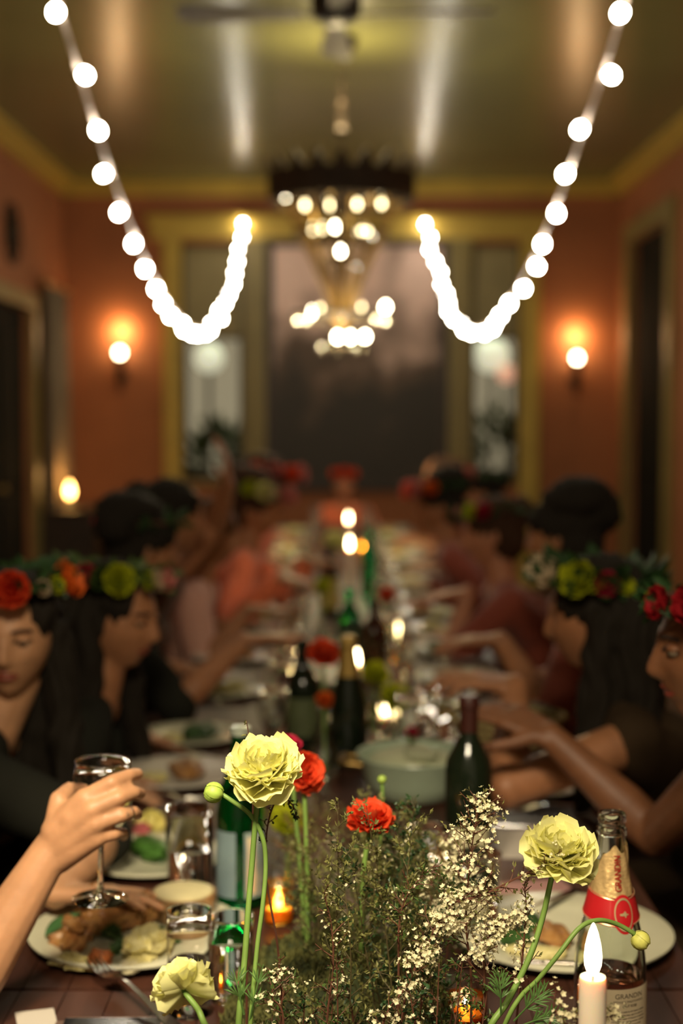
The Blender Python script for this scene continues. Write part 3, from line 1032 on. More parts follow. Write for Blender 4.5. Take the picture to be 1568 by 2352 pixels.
def person(label, pelvis, head, look, skin, hair, dress, arms, sleeve=0, style='long', voxel=0.006, sleeves_mat=None,
           face=True, hand_fn=None, group=None, head_up=(0, 0, 1), neckline=0.0):
    """pelvis (x,y), head centre world, look direction, arms: dict side->(wrist, fwd, palm, curl, hint); side 'n' nearer the camera"""
    px, py = pelvis
    side_sign = 1 if px > 0 else -1
    root = thing('person', label, 'person', (px, py, 0), group=group)
    R = V((px, py, 0))
    T = Matrix.Translation(-R)
    fwd = V((-side_sign, 0, 0)) if abs(px) > 0.3 else V((0, -1, 0))
    lat = V((0, 1, 0)) if abs(px) > 0.3 else V((1, 0, 0))
    H = V(head)
    look = V(look).normalized()
    pel = V((px, py, 0.54))
    neck_t = H + V((0, 0, -0.085)) - look * 0.022
    neck_b = H + V((0, 0, -0.185)) - fwd * 0.045
    chest = pel.lerp(neck_b, 0.66) - fwd * 0.01
    waist = pel.lerp(neck_b, 0.30)
    body = MB()
    L = body.capsule
    L(pel + lat * 0.04, pel - lat * 0.04, 0.115, 0.115, fwd, 0.95)
    L(pel, waist, 0.125, 0.105, lat, 0.80)
    L(waist, chest, 0.105, 0.128, lat, 0.74)
    L(chest, chest.lerp(neck_b, 0.70), 0.130, 0.085, lat, 0.66)
    L(neck_b, neck_t, 0.052, 0.049, lat, 1.0)
    sh = {}
    for s in (-1, 1):
        S = neck_b + lat * s * 0.158 + V((0, 0, -0.035))
        sh[s] = S
        L(neck_b + V((0, 0, -0.012)), S, 0.046, 0.052)
        L(chest + lat * s * 0.06, S, 0.07, 0.05)
        L(chest + lat * s * 0.055 + fwd * 0.055 - V((0, 0, 0.0)), chest + lat * s * 0.05 + fwd * 0.05, 0.052, 0.05)
        hip = pel + lat * s * 0.085 - V((0, 0, 0.02))
        knee = V((hip.x, hip.y, 0.50)) + fwd * 0.40 + lat * s * 0.02
        ank = V((knee.x, knee.y, 0.09)) - fwd * 0.06
        L(hip, knee, 0.085, 0.055)
        L(knee, knee.lerp(ank, 0.35), 0.055, 0.056)
        L(knee.lerp(ank, 0.35), ank, 0.056, 0.034)
        L(ank - V((0, 0, 0.045)) - fwd * 0.02, ank - V((0, 0, 0.058)) + fwd * 0.16, 0.038, 0.028, lat, 0.7)
    elbows = {}
    for s in (-1, 1):
        a = arms.get(s)
        S = sh[s]
        if a is None:
            a = (V((px, py, 0)) + fwd * 0.33 + lat * s * 0.20 + V((0, 0, 0.785)), fwd + V((0, 0, -0.1)), (0, 0, -1), 0.35, (0, 0, -1))
        W, hf, pn, curl, hint = a[:5]
        E, W = solve_elbow(S, V(W), 0.275, 0.250, V(hint) + lat * s * 0.5)
        elbows[s] = (S, E, W)
        L(S, E, 0.047, 0.037)
        L(E, E.lerp(W, 0.3), 0.038, 0.040)
        L(E.lerp(W, 0.3), W, 0.040, 0.025, None, 0.95)
        if hand_fn and s in hand_fn:
            hand_fn[s](body, W)
        else:
            generic_hand(body, W, hf, pn, fwd.lerp(-lat * s, 0.8), curl)
    MH = Matrix.Translation(H) @ frame_from(look, head_up).to_4x4()
    head_mesh(body, MH)
    body.v = [tuple(T @ V(p)) for p in body.v]
    bo = link_mesh('body', remeshed(body, 'body', voxel, 3), skin, root)
    HL = T @ MH
    if face:
        for s in (-1, 1):
            e = MB().ellipsoid((s * 0.031, 0.0775, 0.004), (0.0125, 0.0105, 0.0085), 14, 10, None)
            MB().add(e.v, e.f, HL).build('eye', EYEW, root)
            e = MB().ellipsoid((s * 0.031, 0.0855, 0.004), (0.0062, 0.0036, 0.0062), 12, 8)
            MB().add(e.v, e.f, HL).build('iris', EYED, root)
            e = MB().ellipsoid((s * 0.031, 0.0772, 0.0085), (0.0138, 0.0118, 0.0080), 16, 12)
            MB().add(e.v, e.f, HL).build('eyelid', skin, root)
            face_patch(HL, lambda x, z, s=s: abs(z - 0.026 + 0.18 * abs(abs(x) - 0.030)) < 0.0033 and 0.014 < s * x < 0.048, 0.0016).build('eyebrow', BROW, root)
            face_patch(HL, lambda x, z, s=s: abs(z - 0.0105 + 26 * (abs(x) - 0.031) ** 2) < 0.0026 and 0.016 < s * x < 0.047, 0.0035).build('eyelashes', BROW, root)
        face_patch(HL, lambda x, z: abs(x) < 0.024 and abs(z + 0.058) < 0.0105 * (1 - (abs(x) / 0.025) ** 1.6), 0.0010).build('lips', LIPS, root)
    # dress: follows the torso, slightly larger, with optional sleeves
    d = MB()
    L = d.capsule
    e_ = 0.014
    L(pel + lat * 0.05, pel - lat * 0.05, 0.125, 0.125, fwd, 1.0)
    L(pel, waist, 0.125 + e_, 0.105 + e_, lat, 0.83)
    L(waist, chest, 0.105 + e_, 0.128 + e_, lat, 0.78)
    L(chest, chest.lerp(neck_b, 0.42 + neckline), 0.130 + e_, 0.095 + e_, lat, 0.72)
    for s in (-1, 1):
        L(chest + lat * s * 0.055 + fwd * 0.055, chest + lat * s * 0.05 + fwd * 0.05, 0.052 + e_, 0.05 + e_)
        S, E, W = elbows[s]
        L(chest + lat * s * 0.06, S - V((0, 0, 0.01)), 0.07 + e_, 0.05 + e_ * .7)
        L(neck_b.lerp(S, 0.5), S, 0.048 + e_ * .6, 0.052 + e_ * .6)
        if sleeve >= 1:
            L(S, E, 0.047 + e_, 0.040 + e_)
        if sleeve >= 2:
            L(E, E.lerp(W, 0.9), 0.042 + e_, 0.028 + e_)
        hip = pel + lat * s * 0.085 - V((0, 0, 0.02))
        knee = V((hip.x, hip.y, 0.50)) + fwd * 0.40 + lat * s * 0.02
        L(hip, knee, 0.085 + e_, 0.060 + e_)
        L(knee, knee - V((0, 0, 0.16)) - fwd * 0.02, 0.060 + e_, 0.066 + e_)
    d.v = [tuple(T @ V(p)) for p in d.v]
    link_mesh('dress', remeshed(d, 'dress', max(voxel, 0.007) * 1.2, 4, disp=lambda co: 0.004 * noise.noise(co * 18)), dress, root)
    # hair
    h = MB()
    def hp(c, r):
        e = MB().ellipsoid(c, r, 18, 12)
        h.add(e.v, e.f, MH)
    hp((0, -0.020, 0.030), (0.086, 0.096, 0.096))
    hp((0, -0.045, -0.02), (0.080, 0.070, 0.085))
    for s in (-1, 1):
        hp((s * 0.055, 0.022, 0.050), (0.030, 0.048, 0.048))
    if style in ('long', 'longside'):
        back = H - look * 0.075
        for s in (-1, 0, 1):
            latv = look.cross(V((0, 0, 1))).normalized()
            h.capsule(back + latv * s * 0.045 + V((0, 0, 0.0)), back + latv * s * 0.065 - fwd * 0.03 + V((0, 0, -0.33)), 0.058, 0.035)
        for s in (-1, 1):
            latv = look.cross(V((0, 0, 1))).normalized()
            h.capsule(H + latv * s * 0.080 - look * 0.02 + V((0, 0, 0.0)), H + latv * s * 0.098 - look * 0.01 + V((0, 0, -0.22)), 0.030, 0.034)
            h.capsule(H + latv * s * 0.098 - look * 0.01 + V((0, 0, -0.22)), H + latv * s * 0.105 + look * 0.01 + V((0, 0, -0.36)), 0.034, 0.018)
    elif style == 'bun':
        hp((0, -0.115, 0.055), (0.055, 0.045, 0.055))
    elif style == 'updo':
        hp((0, -0.055, 0.10), (0.095, 0.095, 0.060))
        hp((0.03, -0.10, 0.06), (0.07, 0.06, 0.06))
    # cut hair away in front of the face
    h.v = [tuple(T @ V(p)) for p in h.v]
    me = remeshed(h, 'hair', 0.007, 4, disp=HAIR_N)
    link_mesh('hair', me, hair, root)
    return root, MH


# ------------------------------------------------------------------ flowers
def petal_mesh(name, L=1.0, W=0.95, cup=0.35, ruffle=0.06, seed=0, nu=8, nv=8):
    """petal growing along +Y from origin, cupped towards +Z"""
    rnd = random.Random(seed)
    ph = rnd.uniform(0, 6)
    v, f = [], []
    for j in range(nv + 1):
        t = j / nv
        w = W * (0.20 + 1.0 * math.sin(t * PI * 0.56) ** 0.9)
        for i in range(nu + 1):
            s = -1 + 2 * i / nu
            x = s * w * 0.5
            y = L * t * (1 - 0.30 * abs(s) ** 3.2 - 0.05 * s * s)
            z = cup * (x * x) * 1.6 + cup * 0.55 * t * t - 0.25 * cup * t
            z += ruffle * t * t * math.sin(s * 5.5 + ph) + ruffle * 0.7 * t ** 3 * math.sin(s * 11 + ph * 2.3)
            y += ruffle * 0.6 * t ** 3 * math.sin(s * 8 + ph)
            v.append((x, y, z))
    for j in range(nv):
        for i in range(nu):
            a = j * (nu + 1) + i
            f.append((a, a + 1, a + nu + 2, a + nu + 1))
    me = bpy.data.meshes.new(name)
    me.from_pydata(v, [], f)
    me.polygons.foreach_set('use_smooth', [True] * len(me.polygons))
    return me


PETALS = {}


def petals_for(m):
    if m.name not in PETALS:
        L = []
        for k in range(5):
            me = petal_mesh('petal', 1.0, 0.95 + 0.1 * (k % 3), 0.45 + 0.1 * k, 0.085 + 0.025 * (k % 3), seed=k * 7, nu=10, nv=9)
            me.materials.append(m)
            L.append(me)
        PETALS[m.name] = L
    return PETALS[m.name]


def ranunculus(label, c, axis, R, m, stem_pts=None, layers=None, seed=0, droop=None, flat=1.0, stem_r=0.0032, detailed=True, leaf=False, sep_up=True, name='ranunculus', group=None):
    """a ranunculus: c centre of bloom (world), axis the direction it faces, R radius of bloom"""
    rnd = random.Random(seed)
    c = V(c)
    base = V(stem_pts[-1]) if stem_pts else c
    t = thing(name, label, 'flower', base, group=group)
    A = axis_matrix(axis)
    layers = layers or [(5, 0.30, 84), (6, 0.42, 76), (7, 0.55, 66), (8, 0.68, 55), (9, 0.80, 43), (9, 0.92, 30), (9, 1.0, 16), (8, 1.02, 3), (7, 1.0, -12)]
    P = petals_for(m)
    k = 0
    objs = []
    origin = c - A @ V((0, 0, R * 0.35 * flat)) - base
    for li, (n, l, elev) in enumerate(layers):
        off = rnd.uniform(0, 6)
        for i in range(n):
            az = off + 2 * PI * i / n + rnd.uniform(-.22, .22)
            el = math.radians(elev + rnd.uniform(-9, 9))
            l2 = l * rnd.uniform(0.86, 1.08) * R
            M = A.to_4x4() @ Matrix.Rotation(az, 4, 'Z') @ Matrix.Rotation(el, 4, 'X') @ Matrix.Rotation(rnd.uniform(-.25, .25), 4, 'Y')
            w = l2 * rnd.uniform(0.90, 1.25)
            M = Matrix.Translation(origin) @ M @ Matrix.Diagonal((w, l2, l2 * 0.8, 1))
            if detailed:
                o = link_mesh('petal', P[(k * 3 + li) % 5], None, t)
                o.matrix_local = M
            else:
                objs.append((P[(k * 3 + li) % 5], M))
            k += 1
    if not detailed:
        mb = MB()
        for me, M in objs:
            mb.add([tuple(v.co) for v in me.vertices], [tuple(p.vertices) for p in me.polygons], M)
        mb.build('petals', m, t)
    # calyx with sepals
    if detailed:
        for i in range(5):
            az = 2 * PI * i / 5
            M = Matrix.Translation(origin - A @ V((0, 0, R * 0.05))) @ A.to_4x4() @ Matrix.Rotation(az, 4, 'Z') @ Matrix.Rotation(-0.25, 4, 'X') @ Matrix.Scale(R * 0.33, 4)
            if 'sepal' not in MATS:
                MATS['sepal'] = STEM
            sm = petals_for(STEM)
            o = link_mesh('sepal', sm[i % 5], None, t)
            o.matrix_local = M
    if stem_pts:
        pts = catmull([origin + base - A @ V((0, 0, R * 0.03))] + [V(p) for p in stem_pts], 8)
        MB().tube(pts, [stem_r * (0.85 + 0.35 * i / len(pts)) for i in range(len(pts))], 8).build('stem', STEM, t, origin=base)
    return t


def bud(label, c, axis, R, stem_pts, m=BUDG, seed=0, stem_r=0.0026, name='ranunculus_bud'):
    t = thing(name, label, 'flower bud', V(stem_pts[-1]))
    base = V(stem_pts[-1])
    A = axis_matrix(axis).to_4x4()
    T = Matrix.Translation(V(c) - base) @ A
    mb = MB()
    prof = [(0.0, -0.95), (0.45, -0.88), (0.85, -0.5), (1.0, 0.0), (0.9, 0.45), (0.55, 0.8), (0.18, 0.92), (0, 0.9)]
    mb.lathe([(r * R, z * R) for r, z in prof], 20, T)
    mb.build('bud', m, t)
    for i in range(5):
        az = i * 2 * PI / 5 + seed
        v, f = [], []
        for j in range(7):
            q = -1.15 + 2.15 * j / 6
            for s in (-1, -.5, 0, .5, 1):
                a = az + s * 0.55 * math.cos(q * 0.8) * (1 - 0.15 * j / 6)
                rr = R * 1.04 + 0.05 * R * (1 - abs(s))
                v.append((rr * math.cos(q) * math.cos(a), rr * math.cos(q) * math.sin(a), rr * math.sin(q) * 0.97))
        for j in range(6):
            for s in range(4):
                a = j * 5 + s
                f.append((a, a + 1, a + 6, a + 5))
        MB().add(v, f, T).build('sepal', m, t)
    pts = catmull([V(c) - V(axis).normalized() * R * 0.9] + [V(p) for p in stem_pts], 10)
    MB().tube(pts, stem_r, 8).build('stem', STEM, t, origin=base)
    return t


# ---- flower crowns
def leaf_quad(mb, c, d, n, L, W):
    d = V(d).normalized()
    s = d.cross(V(n))
    if s.length < 1e-5:
        s = d.orthogonal()
    s.normalize()
    nn = s.cross(d)
    c = V(c)
    v = [c, c + d * L * .3 + s * W * .4 + nn * L * .06, c + d * L * .65 + s * W * .38 + nn * L * .04, c + d * L,
         c + d * L * .65 - s * W * .38 + nn * L * .04, c + d * L * .3 - s * W * .4 + nn * L * .06, c + d * L * .5 - nn * L * .03]
    mb.add(v, [(0, 1, 6), (1, 2, 6), (2, 3, 6), (3, 4, 6), (4, 5, 6), (5, 0, 6)])


def flower_crown(MH, label, blooms, leafm=LEAFD, tilt=0.12, seed=0, nleaf=90, rx=0.088, ry=0.102, hz_=0.078, leafL=0.05):
    """blooms: (angle_deg (0 = front of face, + to person's right/+x), material, radius)"""
    rnd = random.Random(seed)
    O = MH @ V((0, -0.01, hz_))
    t = thing('flower_crown', label, 'flower crown', O)
    M = Matrix.Translation(-O) @ MH @ Matrix.Translation((0, -0.01, hz_)) @ Matrix.Rotation(tilt, 4, 'X')
    def pt(a, k=1.0, z=0.0):
        return M @ V((rx * k * math.sin(a), ry * k * math.cos(a), z))
    MB().tube([pt(2 * PI * i / 36) for i in range(37)], 0.005, 6).build('hoop', TWIG, t)
    mb = MB()
    for i in range(nleaf):
        a = 2 * PI * i / nleaf + rnd.uniform(-.1, .1)
        p = pt(a, 1.0 + rnd.uniform(-.02, .06), rnd.uniform(-.012, .012))
        out = (pt(a, 1.3) - pt(a, 1.0)).normalized()
        tang = (pt(a + .1) - pt(a)).normalized()
        d = out * rnd.uniform(.3, 1) + tang * rnd.uniform(-1, 1) + V((0, 0, rnd.uniform(-.4, .9)))
        leaf_quad(mb, p, d, out, leafL * rnd.uniform(.6, 1.1), leafL * .5)
    mb.build('leaves', leafm, t, False, 'stuff')
    for k, (ang, m, r) in enumerate(blooms):
        a = math.radians(ang)
        out = (pt(a, 1.3) - pt(a, 1.0)).normalized()
        ax = (out + V((0, 0, 0.35))).normalized()
        A = axis_matrix(ax)
        c = pt(a, 1.10)
        P = petals_for(m)
        fb = MB()
        for li, (n, l, elev) in enumerate([(4, .45, 80), (6, .7, 60), (7, .95, 38), (7, 1.0, 14)]):
            off = rnd.uniform(0, 6)
            for i in range(n):
                Mx = Matrix.Translation(c) @ A.to_4x4() @ Matrix.Rotation(off + 2 * PI * i / n, 4, 'Z') @ Matrix.Rotation(math.radians(elev), 4, 'X') @ Matrix.Scale(l * r, 4)
                me = P[(i + li) % 5]
                fb.add([tuple(v.co) for v in me.vertices], [tuple(p.vertices) for p in me.polygons], Mx)
        fb.build('bloom', m, t)
    return t


# ---- the individual guests
def hero_hand(mb, W):
    J = lambda *a: at(*a)
    fingers = [
        (J(196, 1833, 1.785), J(256, 1797, 1.785), J(295, 1781, 1.81), J(316, 1777, 1.832), 0.0108, 0.0098, 0.0082),
        (J(212, 1858, 1.775), J(272, 1832, 1.778), J(308, 1820, 1.80), J(322, 1823, 1.825), 0.0108, 0.0100, 0.0084),
        (J(222, 1890, 1.775), J(278, 1873, 1.778), J(306, 1865, 1.80), J(316, 1872, 1.822), 0.0102, 0.0094, 0.0080),
        (J(222, 1922, 1.780), J(262, 1915, 1.785), J(282, 1913, 1.805), J(284, 1921, 1.825), 0.0094, 0.0085, 0.0072)]
    for i, (m0, p1, p2, p3, a, b_, c) in enumerate(fingers):
        st = W.lerp(m0, 0.12) + V((0, 0, 0.012 - 0.009 * i))
        mb.capsule(st, m0, 0.0215, 0.0140, None, 1.0, 14)
        mb.capsule(m0, p1, a * 1.12, b_ * 1.02, None, 1, 14)
        mb.capsule(p1, p2, b_ * 1.05, c * 1.05, None, 1, 14)
        mb.capsule(p2, p3, c * 1.05, c * 0.95, None, 1, 14)
    mb.capsule(J(170, 1880, 1.79), J(205, 1880, 1.785), 0.021, 0.017)
    mb.capsule(J(190, 1915, 1.79), J(225, 1925, 1.79), 0.019, 0.012)
    mb.capsule(J(132, 1905, 1.80), J(136, 1838, 1.81), 0.019, 0.0135)
    mb.capsule(J(136, 1838, 1.81), J(158, 1815, 1.835), 0.0130, 0.0108)
    mb.capsule(J(158, 1815, 1.835), J(190, 1812, 1.86), 0.0105, 0.0082)


W0 = at(122, 1945, 1.80)
p0, mh = person('seated guest at the near left raising a wine glass, bare forearm', (-0.80, 1.82), (-0.585, 1.83, 1.22), (1, 0.15, -0.1), SKIN_A, HAIR_B, BLACKC,
                {-1: (W0, (1, 0, 0.2), (0, 1, 0), 0.3, (-0.1, 0.5, -1.0)), 1: ((-0.56, 1.98, 0.645), (1, 0, -0.1), (0, 0, -1), 0.3, (0, -0.3, -1))}, sleeve=0, style='bun', voxel=0.0034, hand_fn={-1: hero_hand}, face=False)
# ring on the third finger
rc = at(294, 1868, 1.788)
mb = MB().lathe([(0.0086, -0.0012), (0.0100, -0.0012), (0.0100, 0.0012), (0.0086, 0.0012)], 20,
                Matrix.Translation(rc) @ axis_matrix(at(306, 1865, 1.80) - at(278, 1873, 1.778)).to_4x4(), closed=True)
rg = mb.build('finger_ring', SILVER, None, origin=rc)
rg.location = rc
tag(rg, 'thin silver ring on the finger of the hand lifting the wine glass', 'ring')
gem = MB().lathe([(0, -0.0025), (0.003, 0), (0.002, 0.0022), (0, 0.0022)], 8, Matrix.Translation((0.0, -0.0115, 0.002)) @ Matrix.Rotation(PI / 2, 4, 'X')).build('gemstone', CRYSTAL, rg, False)

# L1: woman looking at the camera
H1 = at(28, 1462, 2.62)
Wl1 = at(128, 2052, 2.13)
p1, mh1 = person('woman in black with coral flower crown looking toward the camera, left edge', (-0.86, 2.66), H1, (0.06, -1, -0.03), SKIN_A, HAIR_D, BLACKC,
                 {-1: (Wl1, (1, -0.05, 0.02), (0.1, -0.2, -1), 0.22, (1.0, 0.9, -0.3)), 1: None}, sleeve=1, voxel=0.0042, neckline=-0.12)
flower_crown(mh1, 'leafy crown with big coral bloom on the woman facing the camera', [(-10, CORAL, 0.038), (-42, BLUSH, 0.018), (-80, ORANGE, 0.036), (-60, YEL2, 0.020), (50, ORANGE, 0.03), (100, CORAL, 0.03)], seed=4, tilt=0.0, hz_=0.100)

# L2: woman in profile looking right
H2 = at(262, 1418, 3.06)
p2, mh2 = person('woman in black in profile with lime yellow flower crown', (-0.86, 3.12), H2, (1, -0.35, -0.12), SKIN_B, HAIR_D, BLACKC, {}, sleeve=2, voxel=0.005)
flower_crown(mh2, 'leafy crown with lime yellow and pink blooms on the woman in profile', [(0, PINK, 0.030), (28, YEL2, 0.022), (60, YEL2, 0.038), (15, BLUSH, 0.026), (95, MAGENTA, 0.03), (78, LEAF, 0.03), (130, ORANGE, 0.028)], seed=5, tilt=0.02, leafm=LEAF, hz_=0.095)

# L3: dark haired woman, reaching forearm
H3 = at(330, 1262, 3.95)
p3, mh3 = person('dark haired guest with updo and black top reaching a bare forearm over plates', (-0.84, 3.80), H3, (1, 0.5, -0.15), SKIN_B, HAIR_D, BLACKC,
                 {-1: (at(560, 1470, 3.75), (1, 0.05, 0.1), (0, 0, -1), 0.3, (-0.1, -0.3, -1))}, sleeve=1, style='updo', face=False)
flower_crown(mh3, 'dark crown with magenta blooms behind the updo', [(150, MAGENTA, 0.034), (185, CRIMSON, 0.03)], seed=6, nleaf=40)
# L4
H4 = at(398, 1190, 4.42)
p4, mh4 = person('guest with dark hair behind the updo, arm raised to the head', (-0.80, 4.40), H4, (1, 0.3, -0.1), SKIN_B, HAIR_D, BROWNC,
                 {1: (H4 + V((0.16, 0.12, 0.10)), (0, -0.2, 0.5), (-1, 0, 0), 0.5, (0.5, 0.5, 0.4))}, sleeve=0, style='bun', face=False)
# L5
H5 = at(588, 1168, 5.55)
p5, mh5 = person('guest in coral dress leaning over the table from the left', (-0.74, 5.50), H5, (1, -0.2, -0.35), SKIN_B, HAIR_B, CORALC,
                 {-1: (at(640, 1330, 5.1), (1, -0.05, -0.1), (0, 0, -1), 0.4, (-0.3, -0.3, -1)), 1: (at(700, 1290, 5.6), (1, 0, 0), (0, 0, -1), 0.4, (0, 0.2, -1))}, sleeve=2, style='updo', face=False)
flower_crown(mh5, 'crown of yellow and pink blooms on the guest in coral', [(95, YEL2, 0.035), (70, YEL, 0.04), (60, BLUSH, 0.035), (30, PINK, 0.035), (5, PINK, 0.04)], seed=8, tilt=0.1)
# L5b pale pink sleeve
H5b = at(505, 1215, 4.95)
p5b, mh5b = person('brown haired guest in pale pink top between the updo and the coral dress', (-0.74, 4.95), H5b - V((0.03, 0, 0.02)), (1, 0.2, -0.2), SKIN_B, HAIR_B, PINKC,
                   {-1: (at(570, 1400, 4.7), (1, 0, 0), (0, 0, -1), 0.4, (-0.3, -0.3, -1))}, sleeve=1, style='bun', face=False)
# L6, L7, L8
H6 = at(645, 1110, 7.3)
p6, mh6 = person('guest in coral with pink flower crown farther down the left side', (-0.68, 6.5), at(625, 1125, 6.5), (1, -0.1, -0.2), SKIN_R, HAIR_B, CORALC, {}, sleeve=1, style='updo', face=False)
flower_crown(mh6, 'crown of pink and coral blooms farther down the left side', [(80, PINK, 0.05), (45, CORAL, 0.045), (10, PINK, 0.05), (120, CORAL, 0.05)], seed=9)
p7, mh7 = person('guest in brick red before the left window, far down the table', (-0.74, 7.7), at(575, 1085, 7.7) + V((0.05, 0, -0.08)), (1, -0.3, -0.1), SKIN_R, HAIR_D, REDC, {}, sleeve=1, style='bun', face=False, voxel=0.008)
p8, mh8 = person('last guest on the left side, in brown, by the far end', (-0.74, 9.0), (-0.60, 9.0, 1.17), (1, -0.3, -0.1), SKIN_B, HAIR_D, BROWNC, {}, sleeve=1, style='bun', face=False, voxel=0.008)

# R1: profile at right edge
H1r = at(1662, 1494, 2.06)
pr1, mhr1 = person('woman in brown seen in profile with dark crimson flower crown, right edge', (0.86, 2.10), H1r, (-1, 0.05, -0.02), SKIN_D, HAIR_D, BROWNC,
                   {1: (at(1262, 1690, 2.52), (-0.7, 0.4, 0.3), (0, 0.5, -1), 0.5, (0.2, 0.1, -1)), -1: ((0.62, 1.98, 0.64), (-1, 0, -.1), (0, 0, -1), 0.4, (0.3, 0, -1))}, sleeve=0, style='bun', voxel=0.0042, neckline=-0.1)
flower_crown(mhr1, 'dark leafy crown with crimson blooms on the profile woman', [(-25, CRIMSON, 0.028), (-55, CRIMSON, 0.034), (-75, MAGENTA, 0.022), (10, YEL2, 0.014), (-100, CRIMSON, 0.03), (30, CRIMSON, 0.02)], seed=11, tilt=-0.05)
# R2
H2r = at(1370, 1415, 2.85)
pr2, mhr2 = person('dark haired woman with white and lime flower crown, elbow on the table', (0.86, 2.86), H2r, (-1, 0.35, -0.12), SKIN_B, HAIR_D, OLIVEC,
                   {-1: (at(1185, 1575, 2.80), (-1, 0.05, 0.15), (0, 0.2, -1), 0.5, (0.1, -0.6, -0.9))}, sleeve=0, style='long', voxel=0.005, face=False)
flower_crown(mhr2, 'leafy crown with cream and lime blooms on the dark haired woman', [(-15, BLUSH, 0.036), (-48, BLUSH, 0.034), (-80, YEL2, 0.042), (-62, LEAF, 0.03), (-106, MAGENTA, 0.028), (-94, YEL2, 0.024), (-125, YEL2, 0.02)], seed=12, tilt=0.22, leafm=LEAFD, nleaf=150, leafL=0.065)
# R3
H3r = at(1290, 1232, 3.85)
pr3, mhr3 = person('guest with a broad black updo on the right, behind the cream crown', (0.84, 3.8), H3r, (-1, 0.6, -0.1), SKIN_B, HAIR_D, REDC,
                   {-1: (at(1150, 1470, 3.7), (-1, 0, 0), (0, 0, -1), 0.4, (0.2, -0.3, -1))}, sleeve=1, style='updo', face=False)
p_, mhx = person('guest in brick red with red and yellow blossom crown on the right', (0.78, 4.75), at(1128, 1225, 4.75), (-1, 0.1, -0.2), SKIN_R, HAIR_B, REDC,
                 {-1: (at(1075, 1360, 4.7), (-1, 0, -0.1), (0, 0, -1), 0.4, (0.2, -0.3, -1))}, sleeve=1, style='bun', face=False)
flower_crown(mhx, 'small crown with a red and yellow bloom on the right side', [(-80, MAGENTA, 0.03), (-60, YEL2, 0.03), (-30, PINK, 0.02)], seed=13, nleaf=60)
p_, mhy = person('guest in rust brown with pink flower crown on the right, farther down', (0.72, 6.1), at(1010, 1160, 6.1), (-1, 0.1, -0.3), SKIN_B, HAIR_D, REDC, {}, sleeve=2, style='updo', face=False)
flower_crown(mhy, 'crown of pink and coral blooms with a yellow one, right side', [(10, PINK, 0.05), (-20, CORAL, 0.045), (-50, PINK, 0.04), (-80, ORANGE, 0.035), (40, PINK, 0.045)], seed=14)
p_, mhz = person('dark haired guest with a coral bloom far down the right side', (0.80, 7.2), at(1105, 1130, 7.2), (-1, 0.1, -0.1), SKIN_B, HAIR_D, BROWNC, {}, sleeve=1, style='bun', face=False, voxel=0.008)
flower_crown(mhz, 'crown with a single coral bloom far down the right side', [(-60, PINK, 0.05), (-20, LEAF, 0.04)], seed=15)
p_, mhw = person('last guest on the right side, in brick red, by the far end', (0.74, 8.7), (0.60, 8.7, 1.17), (-1, -0.2, -0.1), SKIN_B, HAIR_B, REDC, {}, sleeve=1, style='bun', face=False, voxel=0.008)
p_, mhe = person('guest in red at the head of the table below the painting', (0.02, 10.75), at(790, 1112, 10.62), (0, -1, -0.1), SKIN_R, HAIR_B, CORALC, {}, sleeve=1, style='bun', face=False, voxel=0.008)
flower_crown(mhe, 'red flower crown on the guest at the head of the table', [(0, CORAL, 0.05), (40, CORAL, 0.04), (-40, CORAL, 0.04)], seed=16)
t = thing('stool', 'low dark stool under the guest at the head of the table', 'stool', (0.02, 10.78, 0))
MB().lathe([(0, 0.40), (0.17, 0.40), (0.18, 0.42), (0.17, 0.44), (0, 0.44)], 24).build('seat', DARKW, t)
for k in range(4):
    a = PI / 4 + k * PI / 2
    MB().tube([(0.15 * math.cos(a), 0.15 * math.sin(a), 0), (0.12 * math.cos(a), 0.12 * math.sin(a), 0.40)], 0.014, 8).build('leg', DARKW, t)

# ================================================================== TABLEWARE
def T3(x, y, z=0):
    return Matrix.Translation((x, y, z))


PLATE_PROF = lambda R: [(0, 0.004), (R * .55, 0.004), (R * .62, 0.0), (R * .66, 0.0), (R * .72, 0.006), (R, 0.017), (R * 1.005, 0.020),
                        (R * .985, 0.021), (R * .70, 0.011), (R * .62, 0.0075), (0, 0.0075)]


def plate(x, y, R, label, m=CHINA, group=None):
    o = MB().lathe(PLATE_PROF(R), 56).build('dinner_plate', m)
    o.location = (x, y, TZ)
    return tag(o, label, 'plate', group)


def blobby(name, m, c, r, label, cat, seed, sub=3, amp=0.35, scale=40, group=None):
    mb = MB().ellipsoid((0, 0, 0), (1, 1, 1), 40, 26)
    v = []
    sd = V((seed * 3.1, seed * 1.7, seed))
    for p in mb.v:
        p = V(p)
        k = 1 + amp * noise.noise(p * 1.6 + sd) + amp * 0.55 * noise.noise(p * 4.1 + sd) + amp * 0.22 * noise.noise(p * 9.0 + sd)
        q = V((p.x * r[0] * k, p.y * r[1] * k, max(-r[2] * 0.7, p.z * r[2] * k)))
        v.append(tuple(q))
    mb.v = v
    o = mb.build(name, m)
    o.location = (c[0], c[1], c[2] + r[2] * 0.7)
    o.rotation_euler = (0, 0, seed * 1.3)
    return tag(o, label, cat, group)


def leaf_thing(name, m, c, L, W, rz, label, cat='leaf', tilt=0.1):
    vs, fs = [], []
    for j in range(9):
        t = j / 8
        w = W * 0.5 * math.sin(PI * t ** 0.8) + 0.0004
        for s in (-1, -.5, 0, .5, 1):
            vs.append((s * w, L * t, 0.004 * abs(s) + 0.10 * L * math.sin(PI * t)))
    for j in range(8):
        for s in range(4):
            a = j * 5 + s
            fs.append((a, a + 1, a + 6, a + 5))
    o = MB().add(vs, fs).build(name, m)
    md = o.modifiers.new('t', 'SOLIDIFY'); md.thickness = 0.0008
    o.location = c
    o.rotation_euler = (tilt, 0, rz)
    return tag(o, label, cat)


